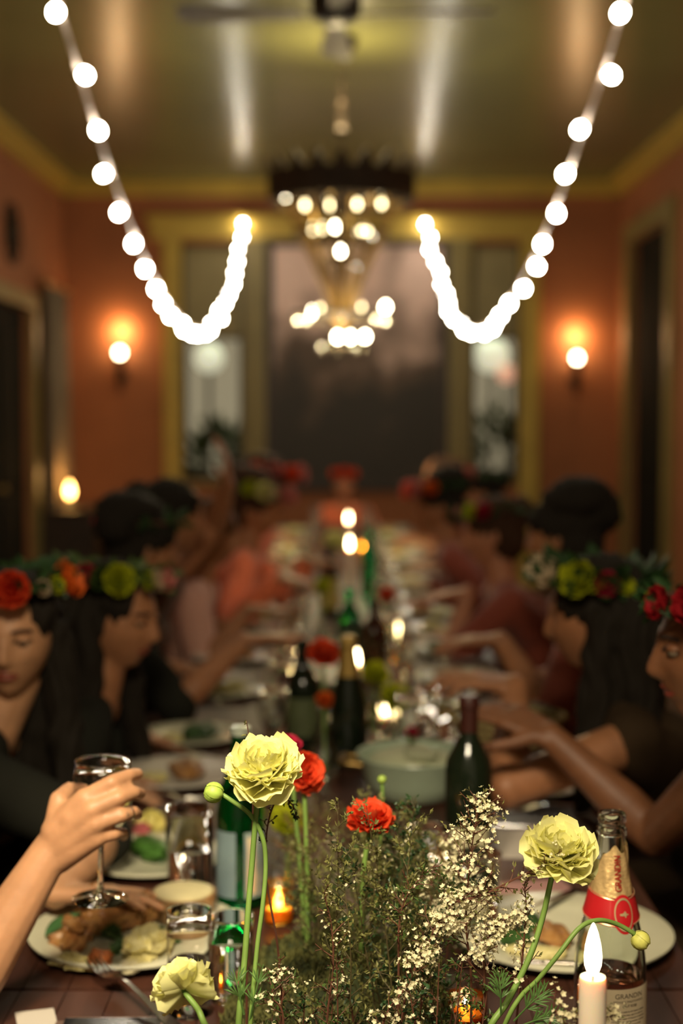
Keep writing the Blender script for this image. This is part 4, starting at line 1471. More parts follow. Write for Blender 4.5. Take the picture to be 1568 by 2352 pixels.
def fork(x, y, z, rz, tiltx, label, scale=1.0, m=None, group=None):
    t = thing('fork', label, 'fork', (x, y, z), rz, group)
    t.rotation_euler = (tiltx, 0, rz)
    m = m or SILVER
    mb = MB()
    pts = [(0, -0.195), (0, -0.18), (0, -0.12), (0, -0.05), (0, 0.0)]
    vs, fs = [], []
    prof = [(-0.195, 0.004, 0.002), (-0.19, 0.010, 0.003), (-0.15, 0.0085, 0.004), (-0.09, 0.0045, 0.007), (-0.04, 0.003, 0.010), (-0.02, 0.0035, 0.009),
            (-0.008, 0.009, 0.006), (0.0, 0.0125, 0.003), (0.018, 0.0125, 0.0)]
    for yy, w, zz in prof:
        for s in (-1, 1):
            for h in (0, 0.0018):
                vs.append((s * w, yy, zz + h))
    for i in range(len(prof) - 1):
        a, b_ = i * 4, i * 4 + 4
        fs += [(a, a + 2, b_ + 2, b_), (a + 1, b_ + 1, b_ + 3, a + 3), (a, b_, b_ + 1, a + 1), (a + 2, a + 3, b_ + 3, b_ + 2)]
    n = (len(prof) - 1) * 4
    fs += [(0, 1, 3, 2), (n, n + 2, n + 3, n + 1)]
    mb.add(vs, fs)
    mb.build('handle', m, t)
    for k in range(4):
        xx = -0.0105 + 0.007 * k
        MB().tube([(xx, 0.016, 0.001), (xx, 0.035, -0.001), (xx, 0.055, 0.001), (xx * 1.03, 0.066, 0.005)], [0.0019, 0.0018, 0.0016, 0.0010], 6).build('tine', m, t)
    return t


def knife(x, y, z, rz, label, group=None):
    t = thing('knife', label, 'knife', (x, y, z), rz, group)
    MB().add([(-.006, 0, 0), (.006, 0, 0), (.006, .10, 0), (-.003, .13, 0), (-.006, .11, 0), (-.006, 0, .0015), (.006, 0, .0015), (.006, .10, .0015), (-.003, .13, .0015), (-.006, .11, .0015)],
             [(4, 3, 2, 1, 0), (5, 6, 7, 8, 9)] + [(i, (i + 1) % 5, (i + 1) % 5 + 5, i + 5) for i in range(5)]).build('blade', SILVER, t, False)
    MB().capsule((0, 0.0, 0.003), (0, -0.095, 0.003), 0.0045, 0.0065, V((1, 0, 0)), 0.45, 10).build('handle', SILVER, t)
    return t


def wine_glass_profile(H=0.19, Rr=0.037, Rf=0.038, th=0.0012):
    out = [(0, 0.0), (Rf, 0.0), (Rf, 0.0015), (Rf * .5, 0.004), (0.006, 0.010), (0.0038, 0.02), (0.0035, H * .42), (0.006, H * .46),
           (Rr * .62, H * .50), (Rr * 0.98, H * .60), (Rr * 1.10, H * .72), (Rr * 1.06, H * .88), (Rr, H - .0014), (Rr + .0008, H - .0004), (Rr, H + .0006)]
    inn = [(Rr - th, H + .0006), (Rr - th - .0008, H - .0004), (Rr - th, H - .0014), (Rr * 1.06 - th, H * .88), (Rr * 1.10 - th, H * .72), (Rr * .96 - th, H * .605), (Rr * .58, H * .512), (0.003, H * .475), (0, H * .474)]
    return out + inn


def wine_glass(x, y, z, label, H=0.19, Rr=0.037, Rf=0.038, m=None, n=40, group=None):
    o = MB().lathe(wine_glass_profile(H, Rr, Rf), n).build('wine_glass', m or GLASS)
    o.location = (x, y, z)
    return tag(o, label, 'wine glass', group)


def tumbler(x, y, z, label, H=0.12, R0=0.030, R1=0.036, fill=0.6, m=None, n=40, name='water_glass', water=True, group=None):
    t = thing(name, label, 'glass', (x, y, z), group=group)
    th = 0.0016
    MB().lathe([(0, 0), (R0 * .96, 0), (R0, 0.002), (R1, H - .0016), (R1 + .0008, H - .0006), (R1, H + .0003), (R1 - th, H + .0003), (R1 - th - .0008, H - .0006), (R1 - th, H - .0016), (R0 - th, 0.010), (0, 0.008)], n).build('glass', m or GLASS, t)
    if water:
        rr = lambda h: (R0 + (R1 - R0) * h / H) - th - 0.0003
        MB().lathe([(0, 0.0085), (rr(.011) - .0005, 0.0105), (rr(H * fill), H * fill), (rr(H * fill) - 0.001, H * fill - 0.0006), (0, H * fill - 0.0008)], n).build('water', WATER, t)
    return t


def bottle(x, y, label, prof, m, n=32, name='wine_bottle', rz=0, group=None, cat='bottle'):
    t = thing(name, label, cat, (x, y, TZ), rz, group)
    MB().lathe(prof, n).build('bottle', m, t)
    return t


def wine_prof(H, R, neck=0.0145):
    return [(0, 0.004), (R * .9, 0), (R, 0.005), (R, H * .58), (R * .93, H * .64), (R * .62, H * .72), (neck * 1.05, H * .78), (neck, H * .93),
            (neck * 1.18, H * .94), (neck * 1.18, H * .975), (neck * 1.0, H * .99), (neck * .8, H), (neck * .7, H * .98), (0, H * .96)]


def champ_prof(H, R, neck=0.015):
    return [(0, 0.004), (R * .9, 0), (R, 0.006), (R, H * .42), (R * .93, H * .52), (R * .72, H * .62), (neck * 1.5, H * .74), (neck * 1.1, H * .86), (neck, H * .92),
            (neck * 1.2, H * .93), (neck * 1.2, H * .98), (neck * .9, H), (0, H)]


# ---- near left plate with food and fork
q = on_table(312, 2160)
plate(q.x, q.y, 0.158, 'large cream dinner plate with food at the near left, below the held glass')
pz = TZ + 0.008
foods = [('roast_meat_piece', CHICKEN, (175, 2165), (0.040, 0.026, 0.022), 'dark roast meat piece with the pointed end on the near left plate', 'food', 1),
         ('roast_meat_piece', CHICKEN, (215, 2120), (0.026, 0.022, 0.030), 'tall browned roast meat piece at the back of the near left plate', 'food', 2),
         ('roast_meat_piece', CHICKEN, (265, 2135), (0.036, 0.024, 0.020), 'roast meat piece in the middle of the near left plate', 'food', 3),
         ('roast_meat_piece', CHICKEN, (325, 2120), (0.030, 0.022, 0.026), 'roast meat piece by the pale ramekin on the near left plate', 'food', 4),
         ('roast_carrot_chunk', mat('roast_carrot', (0.42, 0.12, 0.03), 0.45, var=0.3, vscale=40), (228, 2222), (0.018, 0.016, 0.015), 'orange brown roast chunk under the fork tines', 'food', 5),
         ('rice_serving', RICE, (330, 2195), (0.052, 0.030, 0.016), 'yellow rice heap to the right on the near left plate', 'food', 6),
         ('rice_serving', RICE, (170, 2222), (0.030, 0.014, 0.010), 'small pale rice patch left of the fork', 'food', 7),
         ('cooked_greens', GREENS, (285, 2185), (0.022, 0.012, 0.010), 'dark cooked greens beside the rice', 'food', 8),
         ('cooked_greens', GREENS, (250, 2150), (0.024, 0.014, 0.012), 'dark cooked greens between the roast meat pieces', 'food', 9),
         ('cooked_greens', GREENS, (375, 2165), (0.022, 0.014, 0.012), 'dark cooked greens behind the small stemmed glass', 'food', 10),
         ('potato_piece', mat('pale_potato', (0.66, 0.60, 0.38), 0.5, var=0.1), (300, 2228), (0.022, 0.014, 0.008), 'pale smooth potato slice beside the fork', 'food', 11)]
for nm, m, (fx, fy), r, lab, cat, sd in foods:
    q = on_table(fx, fy, pz)
    blobby(nm, m, (q.x, q.y, pz), r, lab, cat, sd, amp=0.62 if 'meat' in nm or 'greens' in nm or 'rice' in nm else 0.35)
q = on_table(105, 2172, pz)
leaf_thing('sage_leaf', mat('sage_leaf_green', (0.05, 0.14, 0.04), 0.6, var=0.2), (q.x, q.y, pz + 0.012), 0.062, 0.030, -0.9, 'oval green sage leaf leaning on the roast meat', tilt=0.35)
q = on_table(262, 2252, TZ + 0.02)
f_ = fork(q.x, q.y, TZ + 0.022, 0.62, 0.06, 'steel fork lying across the near left plate, tines in the food')
q = on_table(415, 2122)
t = thing('ramekin', 'small cream ramekin with brown sides behind the near stemmed glass', 'ramekin', (q.x + 0.005, q.y, TZ + 0.011))
MB().lathe([(0, 0), (0.042, 0), (0.045, 0.004), (0.050, 0.040), (0.046, 0.040), (0.042, 0.010), (0, 0.008)], 36).build('dish', mat('brown_stoneware', (0.30, 0.18, 0.08), 0.4, var=0.15), t)
MB().lathe([(0, 0.01), (0.0455, 0.030), (0.0455, 0.042), (0.03, 0.047), (0, 0.048)], 36).build('filling', mat('cream_filling', (0.66, 0.58, 0.32), 0.5, var=0.1), t)

# ---- small stemmed glass (near left) and tumbler
q = on_table(436, 2322)
t = thing('stemmed_glass', 'small stemmed glass with straight sides at the near left, half behind the yellow bloom', 'glass', (q.x, q.y, TZ))
H = 0.136
R = 0.0300
MB().lathe([(0, 0), (0.031, 0), (0.031, 0.0015), (0.012, 0.005), (0.0045, 0.014), (0.0045, 0.030), (0.012, 0.038), (0.024, 0.048), (0.0295, 0.066), (R, 0.10), (R * .985, H - .0015), (R * .985 + .0008, H - .0003), (R * .985, H + .0008),
            (R * .985 - .0014, H + .0008), (R * .985 - .0022, H - .0003), (R * .985 - .0014, H - .0015), (R - .0014, 0.10), (0.028, 0.067), (0.0225, 0.050), (0.008, 0.042), (0, 0.041)], 48).build('glass', GLASS, t)
MB().lathe([(0, 0.0415), (0.0075, 0.0425), (0.0222, 0.0505), (0.0272, 0.0665), (0.0272, 0.068), (0, 0.0675)], 48).build('water', WATER, t)
q = on_table(532, 2296)
tumbler(q.x, q.y, TZ, 'tumbler of water beside the long flower stems, catching candlelight', H=0.115, R0=0.0270, R1=0.0305, fill=0.72)
q = on_table(437, 2062)
tumbler(q.x, q.y, TZ, 'tall water glass with bright rim left of the green bottle', H=0.150, R0=0.034, R1=0.041, fill=0.55)

# ---- held wine glass
gz = at(230, 2066, 1.845)
g_ = wine_glass(gz.x, gz.y, gz.z, 'empty stemmed wine glass raised in the hand at the left', H=0.186, Rr=0.0365, Rf=0.0375, n=56)
g_.rotation_euler = (0, 0.03, 0)

# ---- green mineral water bottle
q = on_table(553, 2078)
gx, gy = q.x, q.y
t = thing('water_bottle', 'green glass water bottle with pale cap and blue grey labels', 'bottle', (gx, gy, TZ))
Rg = 0.0385
Hg = at(545, 1668, gy).z - TZ
k = Hg
prof = [(0, 0.006), (Rg * .9, 0), (Rg, 0.006), (Rg, k * .50), (Rg * .97, k * .545), (Rg * .80, k * .66), (Rg * .52, k * .78), (0.0155, k * .87), (0.0140, k * .93), (0.0160, k * .935), (0.0160, k * .95), (0.0135, k * .97), (0.0135, k * .985),
        (0.0118, k * .985), (0.012, k * .93), (Rg * .48, k * .78), (Rg * .76, k * .66), (Rg * .93, k * .54), (Rg * .95, k * .50), (Rg * .95, 0.012), (0, 0.014)]
MB().lathe(prof, 40).build('bottle', GREEN_GLASS, t)
MB().lathe([(0, k * .986), (0.0155, k * .955), (0.0165, k * .955), (0.0165, k * .995), (0.014, k * 1.0), (0, k * 1.0)], 24).build('cap', mat('pale_silver_cap', (0.55, 0.62, 0.52), 0.3, metal=0.6), t)
BLUEL = mat('blue_grey_label', (0.17, 0.24, 0.26), 0.6, var=0.15)


def wrap_patch(rf, z0, z1, a0, a1, off=0.0004, na=24, nz=8, slant=0.0, edge=None):
    vs, fs = [], []
    for j in range(nz + 1):
        for i in range(na + 1):
            a = a0 + (a1 - a0) * i / na
            z = z0 + (z1 - z0) * j / nz + slant * (i / na - 0.5)
            r = rf(z) + off
            vs.append((r * math.cos(a), r * math.sin(a), z))
    for j in range(nz):
        for i in range(na):
            b_ = j * (na + 1) + i
            fs.append((b_, b_ + 1, b_ + na + 2, b_ + na + 1))
    return MB().add(vs, fs)


# two labels with a gap showing green glass; -PI/2 faces the camera
wrap_patch(lambda z: Rg, 0.022, 0.128, -PI / 2 - 1.35, -PI / 2 - 0.13, 0.0005).build('label', BLUEL, t)
wrap_patch(lambda z: Rg, 0.022, 0.128, -PI / 2 + 0.22, -PI / 2 + 1.35, 0.0005).build('label', BLUEL, t)
o = wrap_patch(lambda z: Rg, 0.030, 0.120, -PI / 2 + 0.34, -PI / 2 + 0.72, 0.0008).build('label_panel', mat('cream_label', (0.45, 0.42, 0.30), 0.6, var=0.1), t)

# ---- votive candles in amber glass
def votive(c, R, H, label, m, flame=True, power=0.25, rings=False):
    t = thing('votive_candle', label, 'candle', c)
    pr = [(0, 0), (R * .9, 0), (R, 0.004)]
    if rings:
        for k in range(7):
            z = H * (0.30 + 0.10 * k)
            pr += [(R, z), (R * 1.05, z + H * .03), (R, z + H * .06)]
    pr += [(R, H - 0.004), (R * 1.05, H - 0.002), (R * 1.04, H), (R * .93, H), (R * .90, H * .5), (R * .88, 0.006), (0, 0.006)]
    MB().lathe(pr, 40).build('glass_cup', m, t)
    MB().lathe([(0, 0.0065), (R * .84, 0.0065), (R * .84, H * .42), (R * .80, H * .40), (0, H * .39)], 28).build('wax', WAX, t)
    if flame:
        MB().lathe([(0, H * .40), (0.0035, H * .44), (0.0055, H * .55), (0.003, H * .75), (0, H * .9)], 10).build('flame', FLAME, t)
        lamp('votive_light', 'POINT', (0, 0, H * .6), power, (1.0, 0.55, 0.18), 0.006, parent=t)
    return t


q = on_table(640, 2118)
votive(q, 0.024, 0.062, 'glowing amber votive candle behind the long stems', AMBER_GLASS, power=2.2)
q = at(1068, 2297, 1.79)
votive((q.x, q.y, TZ), 0.0270, q.z - TZ + 0.006, 'dark amber ribbed votive jar at the bottom of the photo', AMBER_DARK, power=0.12, rings=True)

# ---- near right plate
q = on_table(1287, 2162)
plate(q.x, q.y, 0.165, 'large cream dinner plate at the near right behind the rose bottle')
for nm, m, (fx, fy), r, lab, cat, sd in [
        ('cooked_greens', GREENS, (1215, 2130), (0.030, 0.020, 0.012), 'dark greens at the left on the near right plate', 'food', 21),
        ('cooked_greens', GREENS, (1185, 2165), (0.024, 0.026, 0.010), 'dark limp leaf near the edge of the near right plate', 'food', 22),
        ('roast_meat_piece', CHICKEN, (1270, 2160), (0.045, 0.024, 0.012), 'thin browned meat scrap on the near right plate', 'food', 23),
        ('rice_serving', RICE, (1230, 2195), (0.040, 0.018, 0.008), 'yellow rice left over on the near right plate', 'food', 24)]:
    q = on_table(fx, fy, pz)
    blobby(nm, m, (q.x, q.y, pz), r, lab, cat, sd)
q = on_table(1192, 2118, TZ + 0.02)
fork(q.x, q.y, TZ + 0.024, 2.5, 0.05, 'steel fork resting on the near right plate')
q = on_table(1250, 2208, TZ + 0.02)
knife(q.x, q.y, TZ + 0.017, 1.45, 'steel knife on the front of the near right plate')
q = on_table(1095, 2175)
leaf_thing('pale_leaf', mat('pale_dry_leaf', (0.42, 0.44, 0.26), 0.6, var=0.2), (q.x - .02, q.y + .06, TZ + 0.006), 0.11, 0.045, 0.5, 'pale green leaf lying on the table left of the near right plate')
q = on_table(1100, 2150)
tumbler(q.x + 0.0, q.y, TZ, 'empty water glass left of the near right plate, behind the blossoms', H=0.128, R0=0.027, R1=0.033, water=False)
q = on_table(985, 2060)
tumbler(q.x, q.y, TZ, 'short water glass in front of the dark bottle, left side', H=0.115, R0=0.032, R1=0.038, fill=0.5)


for px, lab in ((985, 'left one of three clear tumblers in a row left of the bread basket'), (1032, 'middle one of three clear tumblers in a row left of the bread basket'),
                (1078, 'right one of three clear tumblers in a row left of the bread basket')):
    tumbler((px - 784) / FPX * (3.50 if px != 1032 else 3.42), 3.50 if px != 1032 else 3.42, TZ, lab, H=0.112, R0=0.027, R1=0.0325, fill=0.4)

# ---- napkins and papers
def napkin(px, py, w, d, rz, m, label, h=0.006, cat='napkin', name='napkin', group=None, pos=None):
    q = pos or on_table(px, py)
    mb = MB()
    n = 10
    vs, fs = [], []
    for j in range(n + 1):
        for i in range(n + 1):
            x = -w / 2 + w * i / n
            y = -d / 2 + d * j / n
            z = h * (0.75 + 0.3 * noise.noise(V((x * 25 + px, y * 25, 1.3))))
            if i in (0, n) or j in (0, n): z *= 0.55
            vs.append((x, y, z))
    N = len(vs)
    vs += [(x, y, 0) for x, y, z in vs]
    for j in range(n):
        for i in range(n):
            a = j * (n + 1) + i
            fs.append((a, a + 1, a + n + 2, a + n + 1))
            fs.append((a + N, a + n + 1 + N, a + n + 2 + N, a + 1 + N))
    ring = [i for i in range(n + 1)] + [(n + 1) * j + n for j in range(1, n + 1)] + [(n + 1) * n + i for i in range(n - 1, -1, -1)] + [(n + 1) * j for j in range(n - 1, 0, -1)]
    for a, b_ in zip(ring, ring[1:] + ring[:1]):
        fs.append((a, a + N, b_ + N, b_))
    o = mb.add(vs, fs).build(name, m)
    o.location = (q.x, q.y, TZ)
    o.rotation_euler = (0, 0, rz)
    return tag(o, label, cat, group)


napkin(1250, 1935, 0.175, 0.20, -0.06, NAPKIN, 'folded white napkin on the right behind the rose bottle')
q = on_table(1240, 1900, TZ + .01)
knife(q.x, q.y, TZ + 0.0085, 1.4, 'steel knife on the folded white napkin')
napkin(1205, 2050, 0.16, 0.10, 0.2, NAPPINK, 'dusty pink napkin between the white napkin and the near right plate')
napkin(85, 2350, 0.05, 0.08, 0.3, NAPKIN, 'corner of a white paper beside the phone at the bottom left', h=0.002, cat='paper', name='paper_sheet')
q = on_table(255, 2372)
t = thing('smartphone', 'black smartphone lying on the table at the bottom left', 'phone', (q.x, q.y - 0.005, TZ), 0.02)
bm = bmesh.new()
bmesh.ops.create_cube(bm, size=1)
bmesh.ops.scale(bm, vec=(0.146, 0.072, 0.008), verts=bm.verts)
bmesh.ops.translate(bm, vec=(0, 0, 0.004), verts=bm.verts)
bmesh.ops.bevel(bm, geom=[e for e in bm.edges if abs(e.verts[0].co.z - e.verts[1].co.z) > .001], offset=0.011, segments=6, affect='EDGES')
bmesh.ops.bevel(bm, geom=[e for e in bm.edges if abs(e.verts[0].co.z - e.verts[1].co.z) < .0001 and len(e.link_faces) == 2 and abs(e.link_faces[0].normal.z - e.link_faces[1].normal.z) > .5], offset=0.0015, segments=2, affect='EDGES')
me = bpy.data.meshes.new('phone_body'); bm.to_mesh(me); bm.free()
link_mesh('case', me, mat('phone_rose_metal', (0.35, 0.22, 0.16), 0.3, metal=0.8), t)
MB().bbox(-0.062, 0.062, -0.031, 0.031, 0.0078, 0.0086).build('screen', mat('phone_black_glass', (0.004, 0.004, 0.004), 0.05, coat=1), t, False)
MB().lathe([(0, 0.0079), (0.0045, 0.0079), (0.0045, 0.0087), (0, 0.0087)], 16, T3(0.067, 0, 0)).build('home_button', mat('phone_button', (0.02, 0.02, 0.02), 0.3), t)

# ---- dark wine bottle with cream label (right of centre)
q = at(1075, 1900, 2.40)
t = bottle(q.x, 2.40, 'dark red wine bottle with cream label standing right of the centre', wine_prof(at(1078, 1598, 2.40).z - TZ, 0.0405), DARK_GLASS, 40)
Rb = 0.0405
hb = at(1078, 1598, 2.40).z - TZ
MB().lathe([(0.0150, hb * .80), (0.0158, hb * .80), (0.0155, hb * .93), (0.0182, hb * .935), (0.0182, hb * .98), (0.015, hb * 1.002), (0, hb * 1.002)], 28).build('capsule', mat('dark_red_capsule', (0.045, 0.010, 0.006), 0.45), t)
wrap_patch(lambda z: Rb, 0.03, at(1075, 1905, 2.36).z - TZ, -PI / 2 - 1.25, -PI / 2 + 0.85, 0.0006).build('label', mat('cream_wine_label', (0.50, 0.47, 0.28), 0.6, var=0.06), t)

# ---- big sage bowl
q = at(952, 1728, 2.90)
zr = q.z
Rw = 0.119
t = thing('enamel_pot', 'pale sage green enamel pot with side handles behind the red bloom', 'pot', (q.x, 2.90, TZ))
hbw = zr - TZ
MB().lathe([(0, 0.0), (Rw * .66, 0), (Rw * .74, 0.008), (Rw * .88, hbw * .4), (Rw * .98, hbw * .9), (Rw * 1.02, hbw * .97), (Rw * 1.01, hbw), (Rw * .965, hbw * .97), (Rw * .93, hbw * .85), (Rw * .83, hbw * .35), (Rw * .68, 0.014), (0, 0.012)], 56).build('pot', SAGE, t)
for s in (-1, 1):
    MB().tube(catmull([(s * Rw * .93, -0.035, hbw * .80), (s * (Rw + .028), -0.03, hbw * .84), (s * (Rw + .032), 0.0, hbw * .84), (s * (Rw + .028), 0.03, hbw * .84), (s * Rw * .93, 0.035, hbw * .80)], 6), 0.006, 8).build('handle', BRASS, t)
blobby('mashed_potato', mat('pale_mash', (0.45, 0.47, 0.30), 0.7, var=0.1), (q.x, 2.90, TZ + hbw * .45), (Rw * .78, Rw * .78, 0.035), 'pale mash filling the sage green pot', 'food', 31, amp=0.12)

# ---- plates further back on the left
q = on_table(350, 1985)
plate(q.x, q.y, 0.125, 'cream plate with greens and lemon on the left behind the raised hand')
for nm, m, (fx, fy), r, lab, cat, sd in [
        ('cooked_greens', mat('fresh_greens', (0.05, 0.13, 0.02), 0.45, var=0.5, vscale=60), (345, 1965), (0.055, 0.030, 0.018), 'heap of green leaves on the plate behind the raised hand', 'food', 33),
        ('lemon_wedge', mat('lemon_flesh', (0.66, 0.56, 0.14), 0.45, var=0.1), (350, 1912), (0.028, 0.022, 0.022), 'yellow lemon wedge on the plate behind the raised hand', 'food', 34),
        ('radish_half', mat('radish_pink', (0.45, 0.10, 0.10), 0.45, var=0.4), (325, 1925), (0.018, 0.016, 0.016), 'pink radish half on the plate behind the raised hand', 'food', 35)]:
    q = on_table(fx, fy, pz)
    blobby(nm, m, (q.x, q.y, pz), r, lab, cat, sd)
LEFT = [(408, 1790, 0.140), (440, 1700, 0.125)]
ORD = ['first', 'second', 'third', 'fourth', 'fifth', 'sixth', 'seventh', 'eighth', 'ninth', 'tenth', 'eleventh', 'twelfth', 'thirteenth', 'fourteenth', 'fifteenth', 'sixteenth']
spots = []
for (px, py, R) in LEFT:
    q = on_table(px, py)
    spots.append((-1, q.x, q.y, R))
q = on_table(1215, 1812)
spots.append((1, q.x, q.y, 0.130))
y = 4.02
while y < 10.1:
    spots.append((-1, -0.335 + random.uniform(-.02, .02), y + random.uniform(-.05, .05), 0.130))
    spots.append((1, 0.335 + random.uniform(-.02, .02), y + 0.15 + random.uniform(-.05, .05), 0.130))
    y += 0.47
cnt = {-1: 0, 1: 0}
SIDE = {-1: 'left', 1: 'right'}
glass_me = MB().lathe(wine_glass_profile(0.18, 0.034, 0.034), 20).mesh('wine_glass')
glass_me.materials.append(GLASS_FAR)
tum_me = MB().lathe([(0, 0), (0.028, 0), (0.030, 0.002), (0.036, 0.105), (0.0345, 0.105), (0.0285, 0.010), (0, 0.008)], 20).mesh('glass')
tum_me.materials.append(GLASS_FAR)
wat_me = MB().lathe([(0, 0.0085), (0.0275, 0.0105), (0.0315, 0.066), (0, 0.066)], 20).mesh('water')
wat_me.materials.append(WATER)
fk = None
fk0 = fork(0, 0, 0, 0, 0, 'x'); kn0 = knife(0, 0, 0, 0, 'x')
used0 = False
DONE = {}
for s, x, y, R in spots:
    i = cnt[s]; cnt[s] += 1
    who = '%s of the %s side plates beyond the %s' % (ORD[i], SIDE[s], 'pot' if s == 1 else 'greens')
    plate(x, y, R, 'cream plate, ' + who, CHINA if i % 3 else CHINA_W, group='dinner plates down the %s side' % SIDE[s])
    blobby('food_serving', [CHICKEN, RICE, GREENS][(i * 2 + (s > 0)) % 3] if i else CHICKEN, (x - 0.02 * s, y + .01, pz), (0.055, 0.035, 0.018), 'food helping on the ' + who, 'food', 40 + i * 2 + (s > 0), group='helpings of food')
    if i < 5:
        blobby('food_serving', RICE if i != 2 else GREENS, (x + 0.045 * s, y - .05, pz), (0.030, 0.022, 0.012), 'smaller side helping on the ' + who, 'food', 80 + i * 2 + (s > 0), group='small side helpings')
    src = fk0 if not used0 else copy_tree(fk0)
    src.location = (x - s * 0.02, y - 0.165, TZ + 0.002); src.rotation_euler = (0, 0, s * PI / 2)
    tag(src, 'steel fork beside the ' + who, 'fork', 'forks down the table')
    src = kn0 if not used0 else copy_tree(kn0)
    src.location = (x, y + 0.165, TZ + 0.0005); src.rotation_euler = (0, 0, s * PI / 2)
    tag(src, 'steel knife beside the ' + who, 'knife', 'knives down the table')
    used0 = True
    gl = link_mesh('wine_glass', glass_me, None)
    gl.location = (s * random.uniform(0.145, 0.175), y + random.uniform(0.09, 0.15), TZ)
    tag(gl, 'stemmed wine glass inward of the ' + who, 'wine glass', 'wine glasses down the table')
    tt = thing('water_glass', 'water tumbler inward of the ' + who, 'glass', (s * random.uniform(0.15, 0.19), y - random.uniform(0.06, 0.10), TZ), group='water tumblers down the table')
    link_mesh('glass', tum_me, None, tt); link_mesh('water', wat_me, None, tt)
    if i >= 2 and i % 2 == 0:
        napkin(0, 0, 0.10, 0.12, 0.3 * s, NAPKIN if i % 4 else NAPPINK, 'crumpled napkin by the ' + who, h=0.02, group='napkins down the table', pos=V((x - s * 0.03, y + 0.25, TZ)))

# ---- bread basket on the right
q = on_table(1165, 1700)
t = thing('bread_basket', 'woven straw basket lined with cloth and herbs on the right of the table', 'basket', (q.x, q.y, TZ))
STRAW = mat('straw', (0.42, 0.32, 0.13), 0.7, var=0.2, vscale=60)
mb = MB()
for k in range(30):
    a = 2 * PI * k / 30
    MB().tube([(0.105 * math.cos(a), 0.075 * math.sin(a), 0.002), (0.135 * math.cos(a), 0.10 * math.sin(a), 0.056)], 0.006, 6).build('stake', STRAW, t)
for z, r in ((0.004, 1.0), (0.020, 1.09), (0.038, 1.18), (0.058, 1.29)):
    MB().tube([(0.107 * r * math.cos(2 * PI * i / 40), 0.078 * r * math.sin(2 * PI * i / 40), z) for i in range(41)], 0.0055 if z < .05 else 0.008, 6).build('hoop', STRAW, t)
MB().lathe([(0, 0.002), (1.0, 0.002), (1.0, 0.006), (0, 0.006)], 30, Matrix.Diagonal((0.102, 0.074, 1, 1))).build('bottom', STRAW, t)
blobby('bread_roll', mat('bread_crust', (0.46, 0.30, 0.12), 0.7, var=0.2), (q.x - 0.045, q.y, TZ + 0.008), (0.052, 0.045, 0.036), 'pale bread roll at the left in the straw basket', 'bread', 61, amp=0.1)
blobby('bread_roll', mat('bread_crust', (0.46, 0.30, 0.12)), (q.x + 0.055, q.y + 0.0, TZ + 0.008), (0.045, 0.045, 0.034), 'pale bread roll at the right in the straw basket', 'bread', 62, amp=0.1)
q2 = q
leaf_thing('herb_leaf', LEAFD, (q.x + 0.12, q.y - 0.03, TZ + 0.068), 0.12, 0.035, 1.2, 'long dark green leaf over the bread basket')

# ---- bottles down the middle
def pos_on(px, py_base):
    return on_table(px, py_base)


Yb = 3.30
q = at(695, 1600, Yb)
b1 = bottle(q.x, Yb, 'dark green wine bottle left of the orange blooms', wine_prof(at(695, 1470, Yb).z - TZ, 0.040), DARK_GLASS)
wrap_patch(lambda z: 0.040, 0.04, 0.13, -PI / 2 - 1.0, -PI / 2 + 1.0, 0.0006).build('label', mat('dull_green_label', (0.10, 0.12, 0.05), 0.6, var=0.2), b1)
Yb = 3.15
q = at(800, 1600, Yb)
Hc = at(800, 1462, Yb).z - TZ
b2 = bottle(q.x, Yb, 'dark sparkling wine bottle with gold foil neck in the centre', champ_prof(Hc, 0.043), DARK_GLASS, name='sparkling_wine_bottle')
MB().lathe([(0.0255, Hc * .70), (0.0238, Hc * .74 + .001), (0.0178, Hc * .86), (0.0162, Hc * .92), (0.0196, Hc * .93), (0.0196, Hc * .985), (0.015, Hc * 1.008), (0, Hc * 1.01)], 24).build('foil', mat('antique_gold_foil', (0.42, 0.27, 0.07), 0.5, metal=0.5), b2)
Yb = 4.5
q = at(802, 1500, Yb)
b3 = bottle(q.x, Yb, 'mid green wine bottle behind the gold foil one', wine_prof(at(802, 1350, Yb).z - TZ, 0.040), GREEN_GLASS)
wrap_patch(lambda z: 0.040, 0.03, 0.14, -PI / 2 - 1.2, -PI / 2 + 1.2, 0.0006).build('label', mat('dark_green_label', (0.02, 0.06, 0.03), 0.6), b3)
Yb = 4.3
q = at(858, 1500, Yb)
b4 = bottle(q.x, Yb, 'dark red brown wine bottle right of the green one', wine_prof(at(858, 1378, Yb).z - TZ, 0.040), BROWN_GLASS)
Yb = 6.2
q = at(848, 1300, Yb)
b5 = bottle(q.x, Yb, 'green glass bottle far down the centre of the table', wine_prof(0.30, 0.038), GREEN_GLASS)
Yb = 5.6
q = at(755, 1300, Yb)
b6 = bottle(q.x, Yb, 'dark bottle with yellow label farther down the centre', wine_prof(0.28, 0.038), DARK_GLASS)
wrap_patch(lambda z: 0.038, 0.03, 0.15, -PI / 2 - 1.2, -PI / 2 + 1.2, 0.0006).build('label', mat('yellow_label', (0.45, 0.36, 0.08), 0.6), b6)

